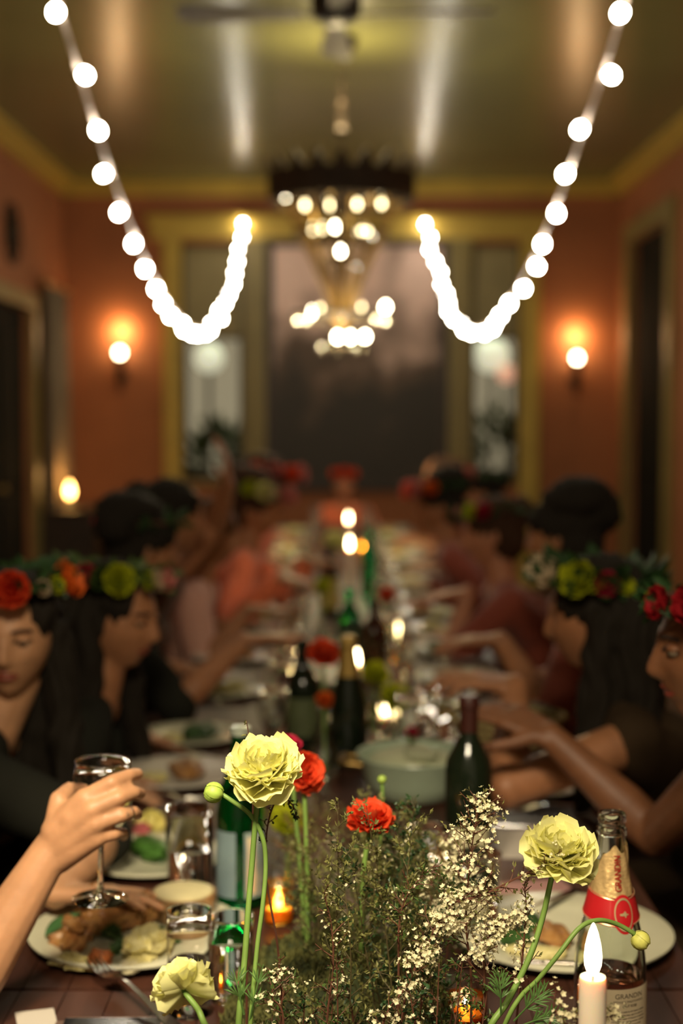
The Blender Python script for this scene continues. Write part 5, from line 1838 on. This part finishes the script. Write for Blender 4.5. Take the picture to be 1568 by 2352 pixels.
# ---- taper candles down the table
def taper(x, y, top, label, R=0.011, near=False, flame_h=0.04, power=0.3):
    t = thing('taper_candle', label, 'candle', (x, y, TZ))
    H = top - TZ
    MB().lathe([(0, 0), (0.036, 0), (0.036, 0.005), (0.016, 0.012), (0.011, 0.03), (R * 1.35, 0.045), (R * 1.35, 0.060), (R * 1.02, 0.060), (R * 1.02, 0.035), (0, 0.035)], 28).build('candlestick', BRASS, t)
    MB().lathe([(0, 0.036), (R * .97, 0.036), (R, H * .6), (R * .98, H - 0.004), (R * .90, H), (R * .55, H - 0.003), (0, H - 0.005)], 32).build('candle', WAX, t)
    MB().tube([(0, 0, H - 0.005), (0.0006, 0, H + 0.006)], 0.0009, 6).build('wick', WICK, t)
    fh = flame_h
    w = fh * 0.155
    MB().lathe([(0, H + 0.001), (w * .55, H + fh * .06), (w * .92, H + fh * .22), (w, H + fh * .38), (w * .86, H + fh * .58), (w * .5, H + fh * .82), (w * .18, H + fh * .95), (0, H + fh)], 20).build('flame', FLAME_BIG if near else FLAME, t)
    lamp('candle_light', 'POINT', (0, 0, H + fh * .5), power, (1.0, 0.60, 0.25), 0.008, parent=t)
    return t


q = at(1361, 2243, 1.32)
taper(q.x, 1.32, q.z, 'tall lit ivory taper candle in front of the rose bottle', R=0.0132, near=True, flame_h=0.052, power=0.55)
q = at(820, 1530, 3.6)
taper(q.x, 3.6, q.z, 'lit candle among the bottles right of the gold foil neck', power=0.3, flame_h=0.045)
q = at(803, 1262, 5.2)
taper(q.x, 5.2, q.z, 'lit candle standing tallest down the centre line', power=0.5, flame_h=0.05)
q = at(800, 1200, 7.2)
taper(q.x, 7.2, q.z, 'lit candle next to the far green bottle', power=0.5, flame_h=0.05)
for i, (px, Y, lab, m) in enumerate(((862, 4.9, 'amber votive right of the red brown bottle', AMBER_GLASS), (690, 4.4, 'clear votive left of the green bottle', GLASS_FAR),
                                     (920, 5.0, 'clear votive at the right of the centre line', GLASS_FAR), (830, 8.2, 'amber votive near the far end of the table', AMBER_GLASS),
                                     (885, 3.55, 'clear votive beside the lime yellow blooms', GLASS_FAR))):
    x = (px - 784) / FPX * Y
    votive((x, Y, TZ), 0.028, 0.07, lab, m, power=0.2)

# ---- the rose sparkling bottle with its lettering
BX, BY = at(1402, 2100, 1.70).x, 1.70
t = thing('rose_sparkling_bottle', 'clear rose sparkling bottle with torn gold foil and red neck band, near right', 'bottle', (BX, BY, TZ))
top = at(1405, 1870, BY).z - TZ
sc_ = top / 0.312
KP = [(0.0, 0.044), (0.105, 0.044), (0.13, 0.0425), (0.155, 0.0390), (0.185, 0.0320), (0.205, 0.0270), (0.225, 0.0225), (0.25, 0.0188), (0.275, 0.0165), (0.29, 0.0158)]
KP = [(z * sc_, r) for z, r in KP]


def rb(z):
    for (z0, r0), (z1, r1) in zip(KP, KP[1:]):
        if z <= z1:
            u = (z - z0) / (z1 - z0)
            u = max(0, u)
            return r0 + (r1 - r0) * u
    return KP[-1][1]


def sm(z, w=0.008):
    return (rb(z - w) + rb(z) * 2 + rb(z + w)) / 4


zs = [0.006 + i * (0.284 * sc_ - 0.006) / 46 for i in range(47)]
outp = [(0, 0.016), (0.030, 0.004), (0.040, 0.0), (0.0435, 0.003)] + [(sm(z), z) for z in zs]
z9 = zs[-1]
outp += [(0.0160, z9 + .002), (0.0182, z9 + .004), (0.0182, z9 + .010), (0.0162, z9 + .012), (0.0160, z9 + .018), (0.0172, z9 + .020), (0.0174, z9 + .026), (0.0160, z9 + .029)]
inn = [(0.0125, z9 + .028), (0.0118, z9 + .020)] + [(sm(z) - 0.0032, z) for z in reversed(zs[2:])] + [(0.030, 0.012), (0, 0.022)]
BG = mat('bottle_clear_glass', (0.93, 0.97, 0.92), 0.02, trans=1, ior=1.45)
ROSE = mat('rose_wine', (0.96, 0.52, 0.42), 0.0, trans=1, ior=1.33)
MB().lathe(outp + inn, 72).build('bottle', BG, t)
zl = 0.109 * sc_
MB().lathe([(0, 0.0225), (0.030, 0.0125)] + [(sm(z) - 0.0034, z) for z in zs[2:] if z < zl] + [(sm(zl) - .0034, zl), (sm(zl) - .005, zl - .001), (0, zl - .001)], 56).build('wine', ROSE, t)
# torn gold foil: angles measured round the axis, -PI/2 faces the camera
fz0 = 0.213 * sc_
vs, fs = [], []
na, nz_ = 72, 30
for j in range(nz_ + 1):
    for i in range(na + 1):
        a = -PI + 2 * PI * i / na
        topz = 0.262 * sc_ + 0.014 * sc_ * math.sin(a * 1.0 + 2.2) + 0.006 * math.sin(a * 3.1 + 1.0) + 0.003 * math.sin(a * 7.3)
        z = fz0 + (topz - fz0) * j / nz_
        fl = 0.0012 * noise.noise(V((a * 3, z * 60, 4))) + 0.0010 * math.sin(a * 9 + z * 60) * (j / nz_)
        r = sm(z) + 0.0013 + fl
        vs.append((r * math.cos(a), r * math.sin(a), z))
for j in range(nz_):
    for i in range(na):
        b_ = j * (na + 1) + i
        fs.append((b_, b_ + 1, b_ + na + 2, b_ + na + 1))
MB().add(vs, fs).build('gold_foil', GOLD, t)
# red band, dipping towards the medallion
bz = 0.197 * sc_
mA = -PI / 2 + 0.30      # medallion azimuth, a little to the right of front
vs, fs = [], []
na = 96
for j in range(9):
    for i in range(na + 1):
        a = -PI + 2 * PI * i / na
        d = abs((a - mA + PI) % (2 * PI) - PI)
        zc = bz + 0.0075 * (d / 1.6) * sc_ - 0.003
        z = zc + (-0.0165 + 0.033 * j / 8) * sc_
        r = sm(z) + 0.0026
        vs.append((r * math.cos(a), r * math.sin(a), z))
for j in range(8):
    for i in range(na):
        b_ = j * (na + 1) + i
        fs.append((b_, b_ + 1, b_ + na + 2, b_ + na + 1))
band = MB().add(vs, fs).build('neck_band', RED_FOIL, t)


def wrap_pt(u, v, zc, ac, off):
    """u: metres round the surface, v: metres up"""
    z = zc + v
    r = sm(z) + off
    a = ac + u / r
    return (r * math.cos(a), r * math.sin(a), z)


def edge_line(dz):
    pts = []
    for i in range(na + 1):
        a = -PI + 2 * PI * i / na
        d = abs((a - mA + PI) % (2 * PI) - PI)
        z = bz + 0.0075 * (d / 1.6) * sc_ - 0.003 + dz * sc_
        r = sm(z) + 0.0030
        pts.append((r * math.cos(a), r * math.sin(a), z))
    return pts


MB().tube(edge_line(0.0155), 0.0004, 4).build('gilt_line', PALE_GOLD, band)
MB().tube(edge_line(-0.0150), 0.0004, 4).build('gilt_line', PALE_GOLD, band)


def wrap_disc(ru, rv, zc, ac, off, m, name, parent, inner=0.0, power=2.0):
    vs, fs = [], []
    n, k = 40, 6
    for j in range(k + 1):
        q = inner + (1 - inner) * j / k
        for i in range(n):
            a = 2 * PI * i / n
            vs.append(wrap_pt(ru * q * math.cos(a), rv * q * math.sin(a), zc, ac, off))
    for j in range(k):
        for i in range(n):
            i2 = (i + 1) % n
            fs.append((j * n + i, j * n + i2, (j + 1) * n + i2, (j + 1) * n + i))
    if inner == 0:
        pass
    return MB().add(vs, fs).build(name, m, parent)


mz = bz - 0.003
med = wrap_disc(0.0150, 0.0225, mz, mA, 0.0036, RED_FOIL, 'medallion', t)
wrap_disc(0.0122, 0.0190, mz, mA, 0.0042, PALE_GOLD, 'medallion_ring', med, inner=0.88)
wrap_disc(0.0098, 0.0162, mz, mA, 0.0041, RED_FOIL, 'medallion_field', med)
# little lighthouse-like emblem lying on its side
vs = [wrap_pt(u, v, mz, mA, 0.0046) for u, v in ((-0.0055, -0.0008), (-0.002, -0.0012), (0.0, -0.0012), (0.0012, -0.0034), (0.0022, -0.0034), (0.0024, -0.0012), (0.0058, -0.0004), (0.0058, 0.0004),
                                                 (0.0030, 0.0010), (0.0024, 0.0030), (0.0010, 0.0042), (0.0, 0.0030), (-0.002, 0.0016), (-0.0055, 0.0012))]
MB().add(vs, [tuple(range(len(vs)))]).build('medallion_emblem', PALE_GOLD, med, False)


def text_mesh(body, size, squeeze=1.0, bold=0.0):
    cu = bpy.data.curves.new('txt', 'FONT')
    cu.body = body
    cu.size = size
    cu.align_x = 'CENTER'
    cu.align_y = 'CENTER'
    cu.offset = bold
    cu.resolution_u = 3
    o = bpy.data.objects.new('txt', cu)
    COL.objects.link(o)
    dg = bpy.context.evaluated_depsgraph_get()
    me = bpy.data.meshes.new_from_object(o.evaluated_get(dg))
    bpy.data.objects.remove(o)
    bm = bmesh.new()
    bm.from_mesh(me)
    bmesh.ops.triangulate(bm, faces=bm.faces)
    es = [e for e in bm.edges if e.calc_length() > size * 0.35]
    if es:
        bmesh.ops.subdivide_edges(bm, edges=es, cuts=2)
        bmesh.ops.triangulate(bm, faces=bm.faces)
    v = [tuple(p.co) for p in bm.verts]
    f = [tuple(q.index for q in fc.verts) for fc in bm.faces]
    bm.free()
    bpy.data.meshes.remove(me)
    return [(x * squeeze, y, z) for x, y, z in v], f


# GRANDIN written up the foil
gf = [c for c in t.children if c.name.startswith('gold_foil')][0]
v, f = text_mesh('GRANDIN', 0.0118, 0.80, 0.00015)
ta = -PI / 2 + 0.18
vs = [wrap_pt(-y, x, 0.243 * sc_, ta, 0.0030) for x, y, z in v]
MB().add(vs, f).build('lettering', RED_INK, gf, False)
# paper label
lab = wrap_patch(lambda z: sm(z), 0.018, 0.103 * sc_, -PI / 2 - 0.55, -PI / 2 + 1.25, 0.0006, 40, 14).build('label', PAPER, t)
lc = -PI / 2 + 0.38
L_ = [('GRANDIN', 0.0085, 0.094, 1.0, 0.0), ('METHODE TRADITIONNELLE', 0.0036, 0.087, 0.9, 0.0), ('BRUT ROSE', 0.0042, 0.0815, 0.9, 0.00006),
      ('This Brut is made by the historic method.', 0.0030, 0.0745, 0.92, 0.00004), ('This wine has been aged in cellars by', 0.0030, 0.0703, 0.95, 0.00004),
      ('exceptional types of Grandin in limestone', 0.0030, 0.0661, 0.93, 0.00004), ('with all the best grapes combine, rosewater', 0.0030, 0.0619, 0.90, 0.00004),
      ('fine cellar aroma. Served chilled.', 0.0030, 0.0577, 0.92, 0.00004), ('GRANDIN    CONTAINS SULFITES', 0.0028, 0.0510, 0.9, 0.0),
      ('PRODUCT OF FRANCE   750 ML', 0.0028, 0.0470, 0.9, 0.0), ('ALC 12% BY VOL', 0.0028, 0.0430, 0.9, 0.0)]
for s_, sz, zz, sq, bo in L_:
    v, f = text_mesh(s_, sz, sq, bo)
    vs = [wrap_pt(x, y, zz * sc_, lc, 0.0010) for x, y, z in v]
    MB().add(vs, f).build('lettering', INK, lab, False)

# ================================================================== FLOWERS, FOLIAGE, MOSS
# long low bed of moss running down the middle of the table
def moss_bed(x0, y0, rx, ry, h, label, seed, tufts=5000):
    rnd = random.Random(seed)
    t = thing('moss_mound', label, 'moss', (x0, y0, TZ), kind='stuff')
    vs, fs = [], []
    n, m = 64, 22
    def hh(u, r):
        x, y = rx * r * math.cos(u), ry * r * math.sin(u)
        e = max(0, 1 - r ** 2.6) ** 0.55
        return V((x, y, h * e * (0.72 + 0.42 * noise.noise(V((x * 14 + seed, y * 14, 0))) + 0.22 * noise.noise(V((x * 40, y * 40, seed))))))
    for j in range(m + 1):
        for i in range(n):
            vs.append(hh(2 * PI * i / n, j / m))
    for j in range(m):
        for i in range(n):
            i2 = (i + 1) % n
            fs.append((j * n + i, (j + 1) * n + i, (j + 1) * n + i2, j * n + i2))
    MB().add(vs, fs).build('moss_body', MOSS, t, True, 'stuff')
    mb = MB()
    for k in range(tufts):
        u, r = rnd.uniform(0, 2 * PI), math.sqrt(rnd.random()) * 0.99
        p = hh(u, r)
        d = V((rnd.gauss(0, .6), rnd.gauss(0, .6), 1)).normalized()
        L = rnd.uniform(0.004, 0.014)
        s = d.orthogonal().normalized() * 0.0011
        s.rotate(Matrix.Rotation(rnd.uniform(0, 6), 3, d))
        mb.add([p - s, p + s, p + d * L * .6 + s * 1.3, p + d * L], [(0, 1, 2), (0, 2, 3)])
    mb.build('moss_tips', MOSS2, t, False, 'stuff')
    return t


moss_bed(-0.005, 1.74, 0.150, 0.30, 0.105, 'dark green moss mound at the front of the centrepiece', 3, 16000)
moss_bed(0.0, 3.75, 0.10, 0.30, 0.05, 'low moss mound farther back beneath the lime blooms', 4, 1500)


def blossom(mb, c, d, r, rnd):
    """five-petalled little cup"""
    A = axis_matrix(d)
    tw = rnd.uniform(0, 6)
    for k in range(5):
        a = tw + k * 2 * PI / 5
        u = A @ V((math.cos(a), math.sin(a), 0))
        s = A @ V((-math.sin(a), math.cos(a), 0))
        z = A @ V((0, 0, 1))
        mb.add([c, c + u * r * .55 - s * r * .42 + z * r * .30, c + u * r * 1.0 + z * r * .62, c + u * r * .55 + s * r * .42 + z * r * .30],
               [(0, 1, 2), (0, 2, 3)])


def tiny_leaf(mb, c, d, L, W, rnd):
    s = d.orthogonal().normalized()
    s.rotate(Matrix.Rotation(rnd.uniform(0, 6), 3, d))
    nn = s.cross(d) * L * .12
    mb.add([c, c + d * L * .5 + s * W * .5 + nn, c + d * L, c + d * L * .5 - s * W * .5 + nn], [(0, 1, 2), (0, 2, 3)])


CENTER = V((0, 0, 0))


def sprig(label, pts, blossoms=60, leaves=40, twigs=10, tw_len=0.05, b_r=0.0031, leafm=LEAFO, name='blossom_sprig', seed=0, start=0.15,
          stem_m=TWIG, sr=0.0012, cat='sprig', group=None, cluster=5, buds=False, spread=1.0):
    rnd = random.Random(seed)
    path = catmull(pts, 10)
    base = path[0]
    t = thing(name, label, cat, base, group=group)
    st = MB()
    n = len(path)
    st.tube(path, [sr * (1.25 - 0.85 * i / n) for i in range(n)], 5)
    tips = []
    for k in range(twigs):
        f = start + (1 - start) * (k + rnd.random()) / twigs
        i = min(n - 2, int(f * (n - 1)))
        p = path[i]
        T = (path[i + 1] - path[i]).normalized()
        o = T.orthogonal().normalized()
        o.rotate(Matrix.Rotation(rnd.uniform(0, 2 * PI), 3, T))
        d = (T * rnd.uniform(.5, 1.1) + o * spread).normalized()
        L = tw_len * rnd.uniform(.35, 1) * (1.15 - f * .6)
        q = [p, p + d * L * .5 + V((0, 0, L * .06)), p + d * L + V((0, 0, L * .15)) + o * L * rnd.uniform(-.2, .2)]
        qq = catmull(q, 4)
        st.tube(qq, [sr * .6 * (1 - .5 * j / len(qq)) for j in range(len(qq))], 4)
        tips += [(x, d) for x in qq[2:]]
        for s in range(2):
            j = rnd.randrange(2, len(qq) - 1)
            o2 = d.orthogonal().normalized(); o2.rotate(Matrix.Rotation(rnd.uniform(0, 6), 3, d))
            d2 = (d + o2).normalized()
            e = qq[j] + d2 * L * rnd.uniform(.2, .45)
            st.tube([qq[j], e], [sr * .4, sr * .25], 4)
            tips += [(e, d2), (qq[j].lerp(e, .5), d2)]
    st.build('stem', stem_m, t, origin=base)
    i0 = int(start * n)
    tips += [(path[i], (path[i] - path[i - 1]).normalized()) for i in range(max(1, i0), n)]
    if blossoms:
        mb = MB()
        nc = max(1, blossoms // cluster)
        for k in range(nc):
            c, d = rnd.choice(tips)
            for s in range(cluster):
                off = V((rnd.gauss(0, 1), rnd.gauss(0, 1), rnd.gauss(0, 1))) * 0.0042
                dd = (off.normalized() + d * .6 + V((0, -0.3, 0.3))).normalized()
                blossom(mb, c + off + dd * 0.002, dd, b_r * rnd.uniform(.7, 1.15) * (0.6 if buds else 1), rnd)
        mb.build('blossoms', BLOSSOM, t, False, 'stuff', origin=base)
    if leaves:
        mb = MB()
        for k in range(leaves):
            c, d = rnd.choice(tips)
            dd = (d + V((rnd.gauss(0, 1), rnd.gauss(0, 1), rnd.gauss(0, 1))) * .8).normalized()
            tiny_leaf(mb, c, dd, rnd.uniform(.004, .0085), rnd.uniform(.0022, .0042), rnd)
        mb.build('leaves', leafm, t, False, 'stuff', origin=base)
    return t


def PX(*a):
    return [at(*p) for p in a]


gnd = lambda px, Y, z=0.80: V(((px - 784) / FPX * Y, Y, z))
# sharp sprays on the right of centre
sprig('upright blossom spray at the right of centre, ending above the dark bottle label', [gnd(1085, 1.52)] + PX((1082, 2260, 1.52), (1070, 2120, 1.52), (1078, 1990, 1.52), (1090, 1900, 1.52), (1102, 1838, 1.52)), 330, 150, 34, 0.060, seed=101, start=0.30)
sprig('blossom spray leaning up and right with dense white clusters', [gnd(905, 1.50)] + PX((935, 2270, 1.50), (975, 2190, 1.50), (1005, 2120, 1.50), (1060, 2062, 1.50), (1130, 2040, 1.50)), 300, 60, 26, 0.045, seed=102, start=0.35)
sprig('reddish twig with green buds reaching right under the pale yellow bloom', PX((1040, 2075, 1.50), (1120, 2050, 1.50), (1200, 2010, 1.49), (1250, 1985, 1.48), (1279, 1957, 1.48)), 40, 60, 20, 0.022, seed=103, start=0.2, buds=True)
sprig('slim blossom spray left of the right hand yellow bloom stem', [gnd(1180, 1.50)] + PX((1190, 2300, 1.50), (1202, 2170, 1.50), (1208, 2080, 1.50), (1203, 2030, 1.50)), 110, 40, 20, 0.030, seed=104, start=0.25)
sprig('hanging blossom cluster spray at the foot of the tall spray', [gnd(1110, 1.50)] + PX((1112, 2290, 1.50), (1112, 2190, 1.50), (1128, 2140, 1.50), (1150, 2110, 1.50)), 240, 40, 22, 0.034, seed=105, start=0.3)
sprig('low blossom spray running along the bottom of the photo', [gnd(860, 1.47)] + PX((880, 2350, 1.47), (930, 2270, 1.47), (960, 2215, 1.47), (985, 2180, 1.47)), 150, 50, 22, 0.028, seed=106, start=0.15)
sprig('thin dark stem with a green budded tip left of the white clusters', [gnd(918, 1.52)] + PX((915, 2230, 1.52), (918, 2110, 1.52), (945, 2040, 1.52), (1000, 1985, 1.52)), 40, 130, 22, 0.030, seed=107, leafm=LEAF, start=0.35, buds=True)
sprig('loose blossom spray behind the tall one, lighter and blurred', [gnd(1020, 1.72)] + PX((1030, 2150, 1.72), (1040, 2020, 1.72), (1060, 1940, 1.72)), 260, 150, 30, 0.070, seed=108, start=0.3)
sprig('blossom spray in front of the candle base', [gnd(1255, 1.38, .78)] + PX((1262, 2352, 1.38), (1310, 2338, 1.36), (1390, 2336, 1.35), (1420, 2330, 1.35)), 80, 20, 14, 0.022, seed=109, start=0.2)
# dark thin sprigs on the left of centre
sprig('thin dark twig rising above the big yellow bloom', [gnd(560, 1.60)] + PX((568, 2150, 1.60), (580, 1900, 1.60), (578, 1750, 1.60), (566, 1655, 1.60)), 0, 26, 8, 0.016, seed=110, leafm=LEAFO, start=0.75)
sprig('thin dark twig right of the long stems', [gnd(640, 1.58)] + PX((640, 2200, 1.58), (612, 2020, 1.58), (614, 1900, 1.58), (640, 1832, 1.58), (672, 1850, 1.58), (680, 1878, 1.58)), 0, 60, 22, 0.014, seed=111, leafm=LEAFD, start=0.4)
sprig('reddish thin stem with small white buds in the moss centre', [gnd(740, 1.50)] + PX((752, 2330, 1.50), (765, 2220, 1.50), (760, 2120, 1.50), (742, 2050, 1.50)), 45, 50, 18, 0.030, seed=112, start=0.2, buds=True)
sprig('small blossom tuft just right of the long stems at the bottom', [gnd(640, 1.46)] + PX((650, 2340, 1.46), (625, 2290, 1.46), (635, 2250, 1.46)), 60, 60, 14, 0.040, seed=113, start=0.1, leafm=LEAF)
# mass of wispy greenery
names = 'wispy olive sprig in the mass of greenery at the centre'
rnd = random.Random(77)
for k in range(46):
    Y = rnd.uniform(1.54, 2.02)
    bx = rnd.uniform(705, 1010)
    tx = bx + rnd.uniform(-110, 110)
    tx = max(675, min(1060, tx))
    topy = rnd.uniform(1830, 2120) + max(0, (700 - tx)) * 0.6 + (60 if tx > 960 else 0)
    b0 = gnd(bx, Y, 0.79)
    e = at(tx, topy, Y)
    mid = b0.lerp(e, .5) + V((rnd.uniform(-.02, .02), rnd.uniform(-.02, .02), 0.01))
    sprig(names, [b0, mid, e], rnd.choice([0, 8, 14, 20]), rnd.randrange(240, 380), rnd.randrange(16, 24), 0.062, seed=200 + k, leafm=rnd.choice([LEAFO, LEAFO, LEAF, LEAFD]),
          start=0.12, group='wispy olive sprigs', buds=True, name='greenery_sprig', b_r=0.0030, sr=0.0008, stem_m=OTWIG)
for k in range(16):
    Y = rnd.uniform(1.44, 1.6)
    bx = rnd.uniform(600, 1080)
    b0 = gnd(bx, Y, 0.80)
    e = at(bx + rnd.uniform(-60, 60), rnd.uniform(2180, 2300), Y)
    sprig('short dark sprig rising from the moss at the bottom of the photo', [b0, b0.lerp(e, .5) + V((.005, 0, .0)), e], rnd.choice([3, 5, 10]), 110, 12, 0.034, seed=300 + k, leafm=rnd.choice([LEAFD, LEAF]), start=0.1,
          group='short moss sprigs', name='greenery_sprig')
# wisps in the middle distance behind the red bloom
for k in range(10):
    Y = rnd.uniform(2.1, 2.55)
    bx = rnd.uniform(670, 930)
    b0 = gnd(bx, Y, 0.76)
    e = at(bx + rnd.uniform(-50, 50), rnd.uniform(1840, 1900), Y)
    sprig('blurred wispy sprig behind the red bloom, before the pot', [b0, b0.lerp(e, .5), e], 0, 160, 18, 0.08, seed=400 + k, leafm=rnd.choice([LEAFO, LEAFD]), start=0.1, group='wispy sprigs before the pot', name='greenery_sprig')

# ---- the blooms
BIG = [(5, 0.42, 84), (6, 0.56, 73), (7, 0.70, 61), (8, 0.84, 48), (9, 0.96, 35), (9, 1.05, 21), (9, 1.10, 8), (8, 1.10, -6), (5, 1.08, -21), (2, 1.15, -42)]
ranunculus('big pale yellow ranunculus held highest on a long stem left of centre', at(602, 1752, 1.50), (-0.10, -0.42, 0.95), 0.0368, YEL,
           PX((590, 1850, 1.50), (578, 1990, 1.50), (570, 2090, 1.49), (562, 2200, 1.48), (548, 2352, 1.46)) + [gnd(540, 1.47, .83)], BIG, 21)
ranunculus('yellow ranunculus seen from below at the bottom left', at(418, 2256, 1.42), (-0.30, 0.72, 0.55), 0.0295, YEL,
           PX((432, 2290, 1.405), (455, 2320, 1.40), (478, 2365, 1.40)) + [gnd(530, 1.46, .86), gnd(560, 1.5, .82)], BIG, 22)
ranunculus('pale yellow ranunculus at the right beside the rose bottle', at(1287, 1942, 1.50), (0.08, -0.38, 0.95), 0.0355, YEL,
           PX((1268, 2010, 1.50), (1245, 2110, 1.50), (1215, 2200, 1.49), (1165, 2300, 1.48), (1120, 2370, 1.47)) + [gnd(1090, 1.50, .80)], BIG, 23)
MID = [(5, 0.36, 84), (7, 0.52, 72), (8, 0.70, 58), (9, 0.86, 42), (9, 1.0, 26), (8, 1.02, 8), (6, 1.0, -8)]
ranunculus('coral red ranunculus in the middle of the greenery', at(850, 1876, 1.72), (0.05, -0.25, 1), 0.0285, CORAL,
           PX((846, 1925, 1.72), (836, 1990, 1.72), (830, 2100, 1.72)) + [gnd(828, 1.72, .80)], MID, 24, flat=.8)
ranunculus('orange coral ranunculus half hidden behind the big yellow one', at(702, 1772, 1.86), (0.45, -0.75, 0.45), 0.0270, CORAL,
           PX((700, 1850, 1.86), (705, 2000, 1.86)) + [gnd(705, 1.86, .80)], MID, 25)
ranunculus('small magenta bloom peeking over the big yellow one', at(668, 1706, 1.95), (0.3, -0.3, 0.9), 0.0160, MAGENTA,
           PX((672, 1800, 1.95), (690, 2000, 1.93)) + [gnd(700, 1.92, .80)], MID, 26, detailed=False)
bud('closed green bud on a curved stem left of the big yellow bloom', at(490, 1820, 1.50), (-0.85, -0.15, 0.25), 0.0108,
    PX((530, 1838, 1.50), (575, 1872, 1.50), (603, 1925, 1.50), (610, 1990, 1.50), (603, 2080, 1.49), (590, 2180, 1.48), (575, 2352, 1.46)) + [gnd(565, 1.47, .83)])
bud('yellow green bud nodding at the end of the arched stem, far right', at(1471, 2160, 1.50), (0.55, -0.1, -0.45), 0.0102,
    PX((1452, 2142, 1.50), (1415, 2122, 1.50), (1372, 2114, 1.49), (1330, 2132, 1.48), (1280, 2195, 1.47), (1235, 2250, 1.47), (1195, 2290, 1.47), (1160, 2352, 1.47)) + [gnd(1110, 1.50, .80)], BUDY, 1)
bud('tiny green bud before the sage green pot', at(877, 1790, 1.95), (0, -0.2, 1), 0.0060, PX((878, 1830, 1.95), (872, 1950, 1.95)) + [gnd(860, 1.93, .80)])


# feathery leaves of the ranunculus
def fern_leaf(label, base, tip, n, W, m, seed):
    rnd = random.Random(seed)
    base, tip = V(base), V(tip)
    t = thing('feathery_leaf', label, 'leaf', base)
    d = (tip - base)
    L = d.length
    d.normalize()
    side = d.cross(V((0, -1, 0.1))).normalized()
    mid = base.lerp(tip, .5) + V((0, -0.006, 0.006))
    path = catmull([base, mid, tip], 8)
    MB().tube(path, [0.0012 * (1 - .6 * i / len(path)) for i in range(len(path))], 6).build('stalk', m, t, origin=base)
    for k in range(n):
        f = 0.35 + 0.62 * (k // 2) / (n / 2)
        s = -1 if k % 2 else 1
        p = path[min(len(path) - 1, int(f * (len(path) - 1)))]
        dd = (d * 1.0 + side * s * rnd.uniform(.5, .9) + V((0, rnd.uniform(-.2, .2), 0))).normalized()
        LL = W * rnd.uniform(.7, 1.1) * (1.25 - f * .7)
        mb = MB()
        sd = dd.cross(V((0, -1, 0))).normalized()
        for q in (-1, 0, 1):
            e = (dd + sd * q * 0.55).normalized()
            c = p + dd * LL * .35
            mb.add([p, c + sd * (q + .5) * LL * .08 + V((0, -.0008, 0)), c + e * LL * .4 + sd * LL * .05, c + e * LL * .65, c + e * LL * .4 - sd * LL * .05, c + sd * (q - .5) * LL * .08],
                   [(0, 1, 2, 3, 4, 5)])
        mb.build('leaflet', m, t, False, origin=base)
    return t


FL = mat('fresh_leaf_green', (0.10, 0.20, 0.05), 0.5, translucent=0.3, var=0.2, vscale=60)
for k, (b_, e, lab) in enumerate((((1180, 2345, 1.47), (1262, 2272, 1.46), 'feathery green leaf beside the candle, upper one'),
                                 ((1185, 2360, 1.46), (1300, 2335, 1.44), 'feathery green leaf beside the candle, lower one'),
                                 ((1150, 2330, 1.47), (1145, 2232, 1.47), 'feathery green leaf below the blossom clusters'),
                                 ((572, 2352, 1.46), (605, 2215, 1.46), 'narrow feathery leaf at the foot of the long stems'),
                                 ((560, 2330, 1.46), (535, 2225, 1.47), 'small feathery leaf left of the long stems'))):
    fern_leaf(lab, at(*b_), at(*e), 8 if k < 3 else 4, 0.024, FL, k)


# ---- vases and blooms farther down the table
def vase_flower(px, py, Y, m, R, label, vm=GLASS_FAR, seed=0, vlabel=None):
    c = at(px, py, Y)
    b0 = V((c.x, Y, TZ))
    v_ = MB().lathe([(0, 0), (0.026, 0), (0.032, 0.02), (0.030, 0.05), (0.014, 0.08), (0.014, 0.10), (0.017, 0.105), (0.015, 0.106), (0.012, 0.098), (0.012, 0.08), (0.027, 0.05), (0.028, 0.02), (0, 0.008)], 24).build('bud_vase', vm)
    v_.location = b0
    tag(v_, vlabel or ('small glass bud vase holding the ' + label), 'vase')
    ranunculus(label, c, (0.1, -0.6, 0.8), R, m, [b0 + V((0, 0, (c.z - TZ) * .6)), b0 + V((0, 0, 0.015))], MID, seed, detailed=False, leaf=False)


for k, a in enumerate(((742, 1497, 3.25, CORAL, 0.036, 'red orange bloom between the dark bottles'),
                       (745, 1605, 3.05, ORANGE, 0.020, 'small orange bloom low between the dark bottles'),
                       (862, 1545, 3.42, YEL2, 0.032, 'lime yellow bloom right of the candle'),
                       (912, 1597, 3.28, YEL2, 0.034, 'lower lime yellow bloom before the clear votive'),
                       (655, 1565, 3.9, MAGENTA, 0.022, 'small magenta bloom left of the dark green bottle'),
                       (740, 1345, 4.8, YEL2, 0.030, 'lime bloom left of the green bottle, farther back'),
                       (888, 1365, 4.75, CORAL, 0.028, 'coral bloom right of the red brown bottle'),
                       (770, 1240, 6.0, YEL, 0.05, 'yellow bloom far down the centre'),
                       (945, 1680, 3.0, MAGENTA, 0.013, 'tiny red bloom behind the sage green pot'),
                       (660, 1880, 2.30, YEL2, 0.030, 'yellow green bloom behind the thin twigs'))):
    vase_flower(*a, seed=500 + k)
for k in range(14):
    Y = rnd.uniform(3.3, 5.4)
    bx = 784 + rnd.uniform(-60, 90)
    b0 = gnd(bx, Y, 0.76)
    e = at(bx + rnd.uniform(-40, 40), 960 + (CAMZ - rnd.uniform(.88, 1.0)) / Y * FPX, Y)
    sprig('blurred leafy sprig between the far bottles', [b0, b0.lerp(e, .5), e], 0, 110, 12, 0.09, seed=600 + k, leafm=rnd.choice([LEAFD, LEAF, LEAFO]), start=0.1, group='leafy sprigs between far bottles', name='greenery_sprig')
